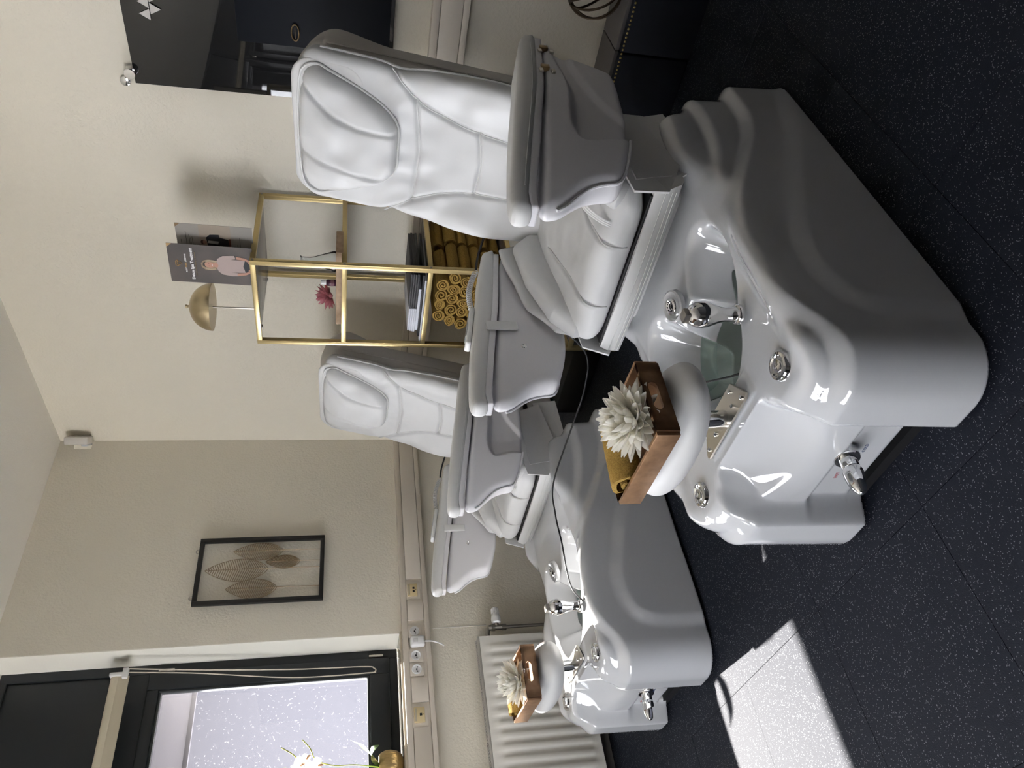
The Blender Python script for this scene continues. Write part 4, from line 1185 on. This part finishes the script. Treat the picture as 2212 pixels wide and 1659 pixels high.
# brochures on top of the shelf
def brochures():
    ZT = 1.6635
    Rx = Matrix.Rotation(pi/2, 4, 'X')
    t = thing('brochure', 'dark brochure reading Detox Spa Treatment standing on the gold shelf', 'brochure', (-2.034, 2.525, ZT))
    t.rotation_euler = (radians(-2), 0, radians(6))
    W, H = .178, .322
    MB().box((-W/2, 0, 0), (W/2, .0012, H)).build('sheet', BROCHD, t)
    y = -.0006
    def shp(name, pts, c, d=0):
        MB().poly([(px, y-d, pz) for px, pz in pts], (0, .0004, 0)).build(name, flat(name+'_ink', c, .5), t)
    def ell(cx, cz, rx, rz, n=20, a0=0): return [(cx+rx*cos(2*pi*k/n+a0), cz+rz*sin(2*pi*k/n+a0)) for k in range(n)]
    shp('corner_flash', [(W/2, H), (W/2-.018, H), (W/2, H-.020)], (.42, .27, .12))
    # emblem: gold faceted gem outline
    gx, gz = .0, .285
    gem = [(-.0135, .004), (-.009, .0115), (.009, .0115), (.0135, .004), (0, -.0135)]
    b = MB(); b.tube([(gx+px, y-.0003, gz+pz) for px, pz in gem], .0011, 5, closed=True)
    b.tube([(gx-.009, y-.0003, gz+.002), (gx-.004, y-.0003, gz+.006), (gx, y-.0003, gz), (gx+.004, y-.0003, gz+.006), (gx+.009, y-.0003, gz+.002)], .0010, 5)
    b.build('emblem', flat('emblem_gold', (.50, .30, .10), .5), t)
    WH = flat('print_white', (.80, .80, .80), .5); GD = flat('print_gold', (.45, .28, .10), .5); GD2 = flat('print_gold_dim', (.20, .15, .09), .5)
    text_part('name_lettering', 'BODY', .0085, Matrix.Translation((-.030, y-.0003, .2575)) @ Rx, WH, t, .0002)
    text_part('name_lettering', 'YOUR', .0085, Matrix.Translation((-.007, y-.0003, .2575)) @ Rx, GD, t, .0002)
    text_part('name_lettering', 'LIFESTYLE', .0085, Matrix.Translation((.026, y-.0003, .2575)) @ Rx, WH, t, .0002)
    text_part('title_lettering', 'Detox Spa Treatment', .0165, Matrix.Translation((.0, y-.0003, .2340)) @ Rx, WH, t, .0005)
    text_part('subtitle_lettering', 'Ontspanning & reiniging van binnenuit', .0072, Matrix.Translation((.0, y-.0003, .2205)) @ Rx, GD2, t, .0001)
    # printed portrait
    SK = (.42, .22, .16); SW = (.36, .28, .26)
    shp('printed_hair_back', [(-.020, .150), (-.026, .165), (-.024, .185), (-.012, .199), (.006, .200), (.019, .190), (.024, .172), (.022, .150), (.016, .138), (-.014, .136)], (.26, .19, .12), .0000)
    shp('printed_neck', [(-.008, .150), (.010, .150), (.016, .125), (-.016, .125)], SK, .0003)
    shp('printed_face', ell(.0, .167, .0135, .019), SK, .0005)
    shp('printed_parting', [(-.014, .182), (-.004, .194), (.010, .192), (.015, .180), (.006, .187), (-.003, .186)], (.03, .022, .018), .0008)
    shp('printed_hair_lock', [(-.014, .182), (-.018, .165), (-.015, .145), (-.021, .142), (-.025, .165), (-.020, .185)], (.36, .28, .19), .0008)
    shp('printed_hair_lock', [(.014, .182), (.017, .165), (.013, .143), (.020, .138), (.024, .165), (.020, .185)], (.36, .28, .19), .0008)
    for ex in (-.0055, .0055): shp('printed_eye', ell(ex, .170, .0022, .0010, 8), (.03, .02, .02), .0009)
    shp('printed_mouth', [(-.0055, .1590), (.0055, .1590), (.003, .1555), (-.003, .1555)], (.60, .50, .48), .0009)
    shp('printed_sweater', [(-.016, .140), (-.030, .134), (-.042, .120), (-.048, .085), (-.046, .060), (-.032, .060), (-.030, .085), (-.029, .030), (0, .038), (.029, .030), (.030, .085), (.034, .066), (.050, .070), (.045, .115), (.030, .136), (.016, .140), (0, .134)], SW, .0006)
    shp('printed_trousers', [(-.030, .032), (0, .040), (.030, .032), (.030, .002), (-.030, .002)], (.012, .014, .018), .0003)
    for s in (-1, 1):
        shp('printed_forearm', [(s*.033, .062), (s*.046, .064), (s*.040, .030), (s*.030, .012), (s*.022, .016), (s*.030, .034)], SK, .0008)
        for q in range(4):
            x0 = s*(.030-q*.004)
            shp('printed_finger', [(x0, .020-q*.001), (x0-s*.003, .021-q*.001), (x0-s*.009, .006), (x0-s*.0065, .005)], SK, .0010)
    t = thing('brochure', 'pale grey brochure with a full-length photo standing behind the dark one', 'brochure', (-1.985, 2.590, ZT))
    t.rotation_euler = (radians(-2), 0, radians(2))
    W, H = .19, .292
    MB().box((-W/2, 0, 0), (W/2, .0012, H)).build('sheet', BROCHG, t)
    shp('corner_flash', [(W/2, H), (W/2-.018, H), (W/2, H-.020)], (.22, .14, .07))
    shp('printed_photo', [(-W/2, .085), (W/2, .085), (W/2, .205), (-W/2, .205)], (.36, .30, .24))
    for zz, x0, x1 in ((.275, -.04, .02), (.255, -.045, .06), (.250, -.045, .0), (.243, -.045, .045), (.238, -.045, .03), (.232, -.045, .035), (.05, -.045, .045), (.06, -.045, .01)):
        shp('text_line', [(x0, zz), (x1, zz), (x1, zz+.0016), (x0, zz+.0016)], (.06, .055, .05), .0003)
    shp('printed_jacket', [(.015, .178), (.035, .180), (.050, .165), (.052, .130), (.040, .128), (.0, .128), (-.014, .150), (-.022, .140), (-.026, .146), (-.010, .175)], (.012, .012, .018), .0005)
    shp('printed_shirt', [(.010, .176), (.022, .172), (.020, .132), (.006, .136)], (.40, .38, .35), .0007)
    shp('printed_trousers', [(.004, .132), (.040, .130), (.030, .095), (.008, .092), (-.012, .095)], (.012, .012, .018), .0006)
    shp('printed_head', ell(.013, .188, .009, .010, 14), (.30, .16, .12), .0007)
    shp('printed_hair', [(.003, .188), (.004, .199), (.013, .203), (.022, .199), (.024, .186), (.020, .193), (.008, .194)], (.05, .022, .018), .0009)
    shp('printed_shoes', [(-.010, .093), (.034, .093), (.036, .087), (-.014, .087)], (.13, .03, .02), .0008)
brochures()

# ================================================================== RIGHT BACKGROUND
# dark glossy board with standoffs
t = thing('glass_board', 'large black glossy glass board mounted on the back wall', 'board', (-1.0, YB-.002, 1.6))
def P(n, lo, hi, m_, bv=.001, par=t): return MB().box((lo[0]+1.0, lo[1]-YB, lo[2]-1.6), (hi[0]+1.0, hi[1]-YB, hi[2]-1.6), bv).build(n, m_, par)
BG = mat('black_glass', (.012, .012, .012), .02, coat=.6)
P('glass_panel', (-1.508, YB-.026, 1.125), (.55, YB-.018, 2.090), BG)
P('inner_panel', (-1.30, YB-.032, 1.14), (.50, YB-.0262, 1.700), BLACKG)  # black shape standing in for a room reflection in the glass
pl = P('reflected_pull', (-1.27, YB-.034, 1.49), (-1.225, YB-.0322, 1.492), BRONZE)  # brass pull and its ring belong to that reflection, modelled on the glass
MB().tube([(-1.245+1.0+.030*cos(a), -.036, 1.490-1.6+.014*sin(a)) for a in np.linspace(0, 2*pi, 20)[:-1]], .003, 6, closed=True).build('pull_ring', BRONZE, t)  # ring of the reflected pull, part of the reflection in the glass
# white triangles standing in for a reflection at the top of the glass
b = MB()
WT = flat('ornament_white', (.50, .48, .45), .5)  # white of the reflected triangles
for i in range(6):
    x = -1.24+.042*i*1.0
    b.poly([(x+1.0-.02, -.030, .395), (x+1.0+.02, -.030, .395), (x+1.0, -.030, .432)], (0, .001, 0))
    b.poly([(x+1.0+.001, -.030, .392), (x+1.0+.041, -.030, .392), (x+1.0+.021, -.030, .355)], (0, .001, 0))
b.build('triangle_ornament', WT, t)  # stands in for the reflection, no ornament on the glass
for x, z in ((-1.487, 2.112), (-1.492, 1.500)):
    MB().lathe([(.021, 0), (.021, .040), (.019, .042), (.004, .0425)], 28, Matrix.Translation((x+1.0+.02, 0, z-1.6-.01)) @ Matrix.Rotation(pi/2, 4, 'X')).build('standoff', CHROME, t)
MB().lathe([(.019, 0), (.019, .012), (.016, .014)], 28, Matrix.Translation((-1.500+1.0-.012, 0, 2.130-1.6)) @ Matrix.Rotation(pi/2, 4, 'X')).build('standoff_plate', CHROME, t)

# low navy bench with studs
t = thing('navy_bench', 'low dark navy bench with gold studded edge along the back wall', 'bench', (.2, 2.86, 0))
x0, x1 = -1.55-.2, 2.2-.2
k = x0
BW = .445
while k < x1-.01:
    MB().box((k+.002, -.105, .0), (k+BW-.002, .110, .285), .008).build('bench_panel', NAVY, t)
    MB().box((k+.002, -.085, .285), (k+BW-.002, .112, .300), .002).build('top_board', GREYTOP, t)
    k += BW
b = MB(); xx = x0+.01; cnt = 0
STUD = mat('gold_stud', (.55, .42, .16), .3, metal=1.0)
sm = MB().lathe([(.0045, 0), (.0042, .0016), (.002, .0032), (.0004, .0035)], 8, Matrix.Rotation(pi/2, 4, 'X')).build('stud', STUD, t)
sm.location = (xx, -.105, .278); sme = sm.data
xx += .0155
while xx < x1 and cnt < 110:
    o = link(bpy.data.objects.new('stud', sme), t, (xx, -.105, .278)); xx += .0155; cnt += 1

# wire sphere on the bench
t = thing('wire_sphere', 'bronze open wire ball standing on the navy bench', 'ornament', (-.93, 2.87, .300))
WS = mat('dark_bronze', (.10, .075, .05), .4, metal=1.0)
RR = .105
for q in range(5):
    M_ = Matrix.Translation((0, 0, RR)) @ Matrix.Rotation(q*pi/5, 4, 'Z') @ Matrix.Rotation(radians(62), 4, 'X')
    MB().tube([M_ @ Vector((RR*.97*cos(a), RR*.97*sin(a), 0)) for a in np.linspace(0, 2*pi, 37)[:-1]], .0045, 6, closed=True).build('wire_ring', WS, t)

# black box and folded black frame behind the far chair
tag(MB().box((-3.03, 2.60, 0), (-2.44, 2.965, .155), .012).build('storage_box', mat('black_box', (.006, .006, .007), .6)), 'low black box on the floor left of the gold shelf', 'box')
t = thing('folded_frame', 'black folded tube frame standing behind the farther chair', 'frame', (-3.2, 2.78, 0))
MB().tube([(.36, .02, .42), (.09, .02, .26)], .018, 12).build('upper_tube', BLACK, t)
MB().tube([(.02, .02, .215), (-.16, .02, .135), (-.24, .02, .02)], .017, 12).build('lower_tube', flat('dark_tube', (.03, .032, .035), .4), t)
MB().lathe([(.028, -.02), (.03, -.015), (.03, .015), (.028, .02)], 20, Matrix.Translation((.02, .02, .235)) @ Matrix.Rotation(pi/2, 4, 'X')).build('hinge_disc', BLACK, t)
MB().tube([(.36, .02, .42), (.36, .02, .157)], .012, 10).build('rear_leg', BLACK, t)
t = thing('teal_bottle', 'dark teal bottle half hidden behind the chair armrests', 'bottle', (-3.02, 2.66, .155))
MB().lathe([(.030, 0), (.033, .004), (.033, .15), (.014, .19), (.014, .215)], 24).build('bottle_body', mat('teal', (.02, .09, .08), .25), t)
MB().lathe([(.016, .215), (.016, .245), (.012, .248)], 20).build('cap', WHITEP, t)

# ================================================================== REMOTES AND CABLES
def remote(cx, dy, dz, lab, labc):
    t = thing('remote_control', lab, 'remote', (cx-.372, 1.73+dy, .898+dz))
    A = Matrix.Rotation(radians(-10.5), 4, 'X')
    MB().box((-.022, -.085, 0), (.022, .085, .018), .006, M=A, seg=3).build('remote_body', WHITEP, t)
    MB().box((-.018, -.05, .018), (.018, .06, .020), .002, M=A).build('button_panel', flat('remote_grey%d' % int(cx*-100), (.45, .45, .46), .4), t)
    t = thing('spiral_cord', labc, 'cord', (cx-.372, 1.83+dy, .885+dz))
    V = []
    n = 150
    for i in range(n):
        s = i/(n-1); base = Vector((-.004+.030*s, .0+.16*s, .014*sin(pi*s)-.028*s+.006))
        a = s*2*pi*20
        V.append(base+Vector((.0085*cos(a), 0, .0085*sin(a))))
    MB().tube(V, .0022, 5).build('coil', flat('coil_grey%d' % int(cx*-100), (.50, .50, .50), .35), t)
    MB().tube([V[-1], V[-1]+Vector((.02, .05, -.01)), V[-1]+Vector((.06, .10, -.03))], .004, 8, smooth=5).build('cord_end', BLACK, t)
remote(-1.235, 0, 0, 'white remote control lying on the left armrest of the nearer chair', 'coiled grey cord beside the remote on the nearer chair')
remote(-2.755, .23, -.05, 'white remote control lying on the left armrest of the farther chair', 'coiled grey cord beside the remote on the farther chair')

def cable(pts, r, nm, lab, mt=BLACK):
    o = MB().tube(pts, r, 8, smooth=8).build(nm, mt); tag(o, lab, 'cable'); return o
cable([(-1.72, 1.93, .60), (-1.80, 1.84, .45), (-1.95, 1.80, .42), (-2.12, 1.75, .44), (-2.36, 1.66, .478), (-2.42, 1.55, .477), (-2.46, 1.44, .462), (-2.50, 1.35, .452), (-2.515, 1.28, .44), (-2.54, 1.24, .40)], .0032, 'black_cable', 'thin black cable draped from the nearer armrest across the farther tub')
cable([(-1.60, 1.58, .30), (-1.59, 1.50, .43), (-1.52, 1.42, .455), (-1.40, 1.30, .40), (-1.25, 1.20, .33), (-1.16, 1.16, .30), (-1.15, 1.12, .300), (-1.10, 1.08, .33)], .0030, 'black_cable', 'thin black cable hanging into the water of the nearer tub')

# ================================================================== ORCHID
t = thing('orchid', 'white orchid in a ribbed gold pot on the window sill', 'potted plant', (XL-.07, 1.085, WZ0))
prof = [(.030, 0), (.048, .008), (.064, .030), (.071, .060), (.070, .085), (.060, .108), (.052, .115), (.048, .112), (.052, .10)]
GP = mat('hammered_gold', (.50, .36, .16), .3, metal=.9, bump=(90, .5, .004))
V = MB().lathe(prof, 56)
V.v = [(x*(1+.02*(1 if (i % 56) % 2 else -1)), y*(1+.02*(1 if (i % 56) % 2 else -1)), z) for i, (x, y, z) in enumerate(V.v)]
V.build('flower_pot', GP, t)
MB().lathe([(.048, .098), (.03, .104), (.002, .106)], 24).build('soil', flat('soil', (.04, .025, .015), .9), t)
GR = mat('orchid_green', (.10, .19, .04), .45)
STG = mat('stem_green', (.40, .42, .08), .5)
def blade(nm, pts, wmax, mt):
    pts = catmull([Vector(p) for p in pts], 6); n = len(pts); V = []; F = []
    for i, p in enumerate(pts):
        s = i/(n-1); t_ = (pts[min(n-1, i+1)]-pts[max(0, i-1)]).normalized(); sd_ = t_.cross(Vector((0, 0, 1)))
        sd_ = sd_.normalized() if sd_.length > 1e-4 else Vector((1, 0, 0))
        w_ = wmax*(sin(pi*min(.97, s*.85+.12)))
        V += [p-sd_*w_, p-Vector((0, 0, w_*.35)), p+sd_*w_]
    for i in range(n-1): F += [(3*i, 3*i+1, 3*i+4, 3*i+3), (3*i+1, 3*i+2, 3*i+5, 3*i+4)]
    b = MB().add(V, F, True); return b.build(nm, mt, t, angle=80)
blade('leaf', [(0, 0, .10), (.01, .07, .16), (.0, .11, .20), (0, .135, .245)], .017, GR)
blade('leaf', [(0, 0, .10), (-.01, -.08, .15), (0, -.17, .14), (0, -.22, .10)], .026, GR)
blade('leaf', [(0, 0, .10), (.06, .03, .15), (.10, .05, .15), (.13, .06, .12)], .024, GR)
MB().tube([(0, 0, .10), (.01, .02, .22), (.0, .03, .32), (0, .06, .40), (0, .115, .43), (0, .155, .465)], .0028, 7, smooth=8).build('stem', STG, t)
MB().tube([(0, -.01, .10), (-.01, -.03, .24), (.0, -.01, .36), (0, .03, .45), (0, .09, .50), (0, .13, .56)], .0028, 7, smooth=8).build('stem', STG, t)
ORW = petal_mat('orchid_white', (.92, .91, .86), .5)
def orch(c, s, yaw, tilt):
    e = Matrix.Translation(c) @ Matrix.Rotation(yaw, 4, 'Z') @ Matrix.Rotation(tilt, 4, 'Y')
    b = MB()
    def pet(ang, L, W_, dx=0):
        V = []; F = []; n, m_ = 6, 4
        for i in range(n+1):
            q = i/n; ww_ = W_*sin(pi*min(.98, q*.8+.15))
            for j in range(m_+1):
                v = j/m_*2-1; rr = L*q
                y = v*ww_; V.append(e @ Vector((dx+.25*L*q*q*.5-.2*abs(v)*ww_, cos(ang)*rr-sin(ang)*y, sin(ang)*rr+cos(ang)*y)))
        for i in range(n):
            for j in range(m_): a = i*(m_+1)+j; F.append((a, a+1, a+m_+2, a+m_+1))
        b.add(V, F, True)
    for a in (90, 210, 330): pet(radians(a), s, s*.36)
    for a in (12, 168): pet(radians(a), s*1.08, s*.58, .004)
    o = b.build('blossom', ORW, t)
    b = MB(); b.tube([e @ Vector((.004, 0, -.004)), e @ Vector((.016, 0, -.012)), e @ Vector((.02, 0, -.022))], [.004, .006, .003], 8); b.build('lip', flat('lip_ochre%d' % int(c[1]*1000+c[2]*7000), (.42, .22, .12), .6), o)
for c, s, ya, ti in (((.02, .035, .470), .042, .2, 0), ((.015, .015, .425), .040, -.5, .2), ((.02, .060, .445), .036, .7, -.1), ((.0, -.015, .46), .040, .0, .3), ((.03, .028, .395), .034, -.2, .4), ((.02, -.03, .415), .038, .5, .1)):
    orch(c, s, ya, ti)

# ================================================================== things behind the camera that the gloss shows
b = MB().box((-.6, YF, 0), (.5, YF+.05, 2.1), .004); struct(b.build('door_1', flat('dark_door', (.02, .02, .022), .4)))
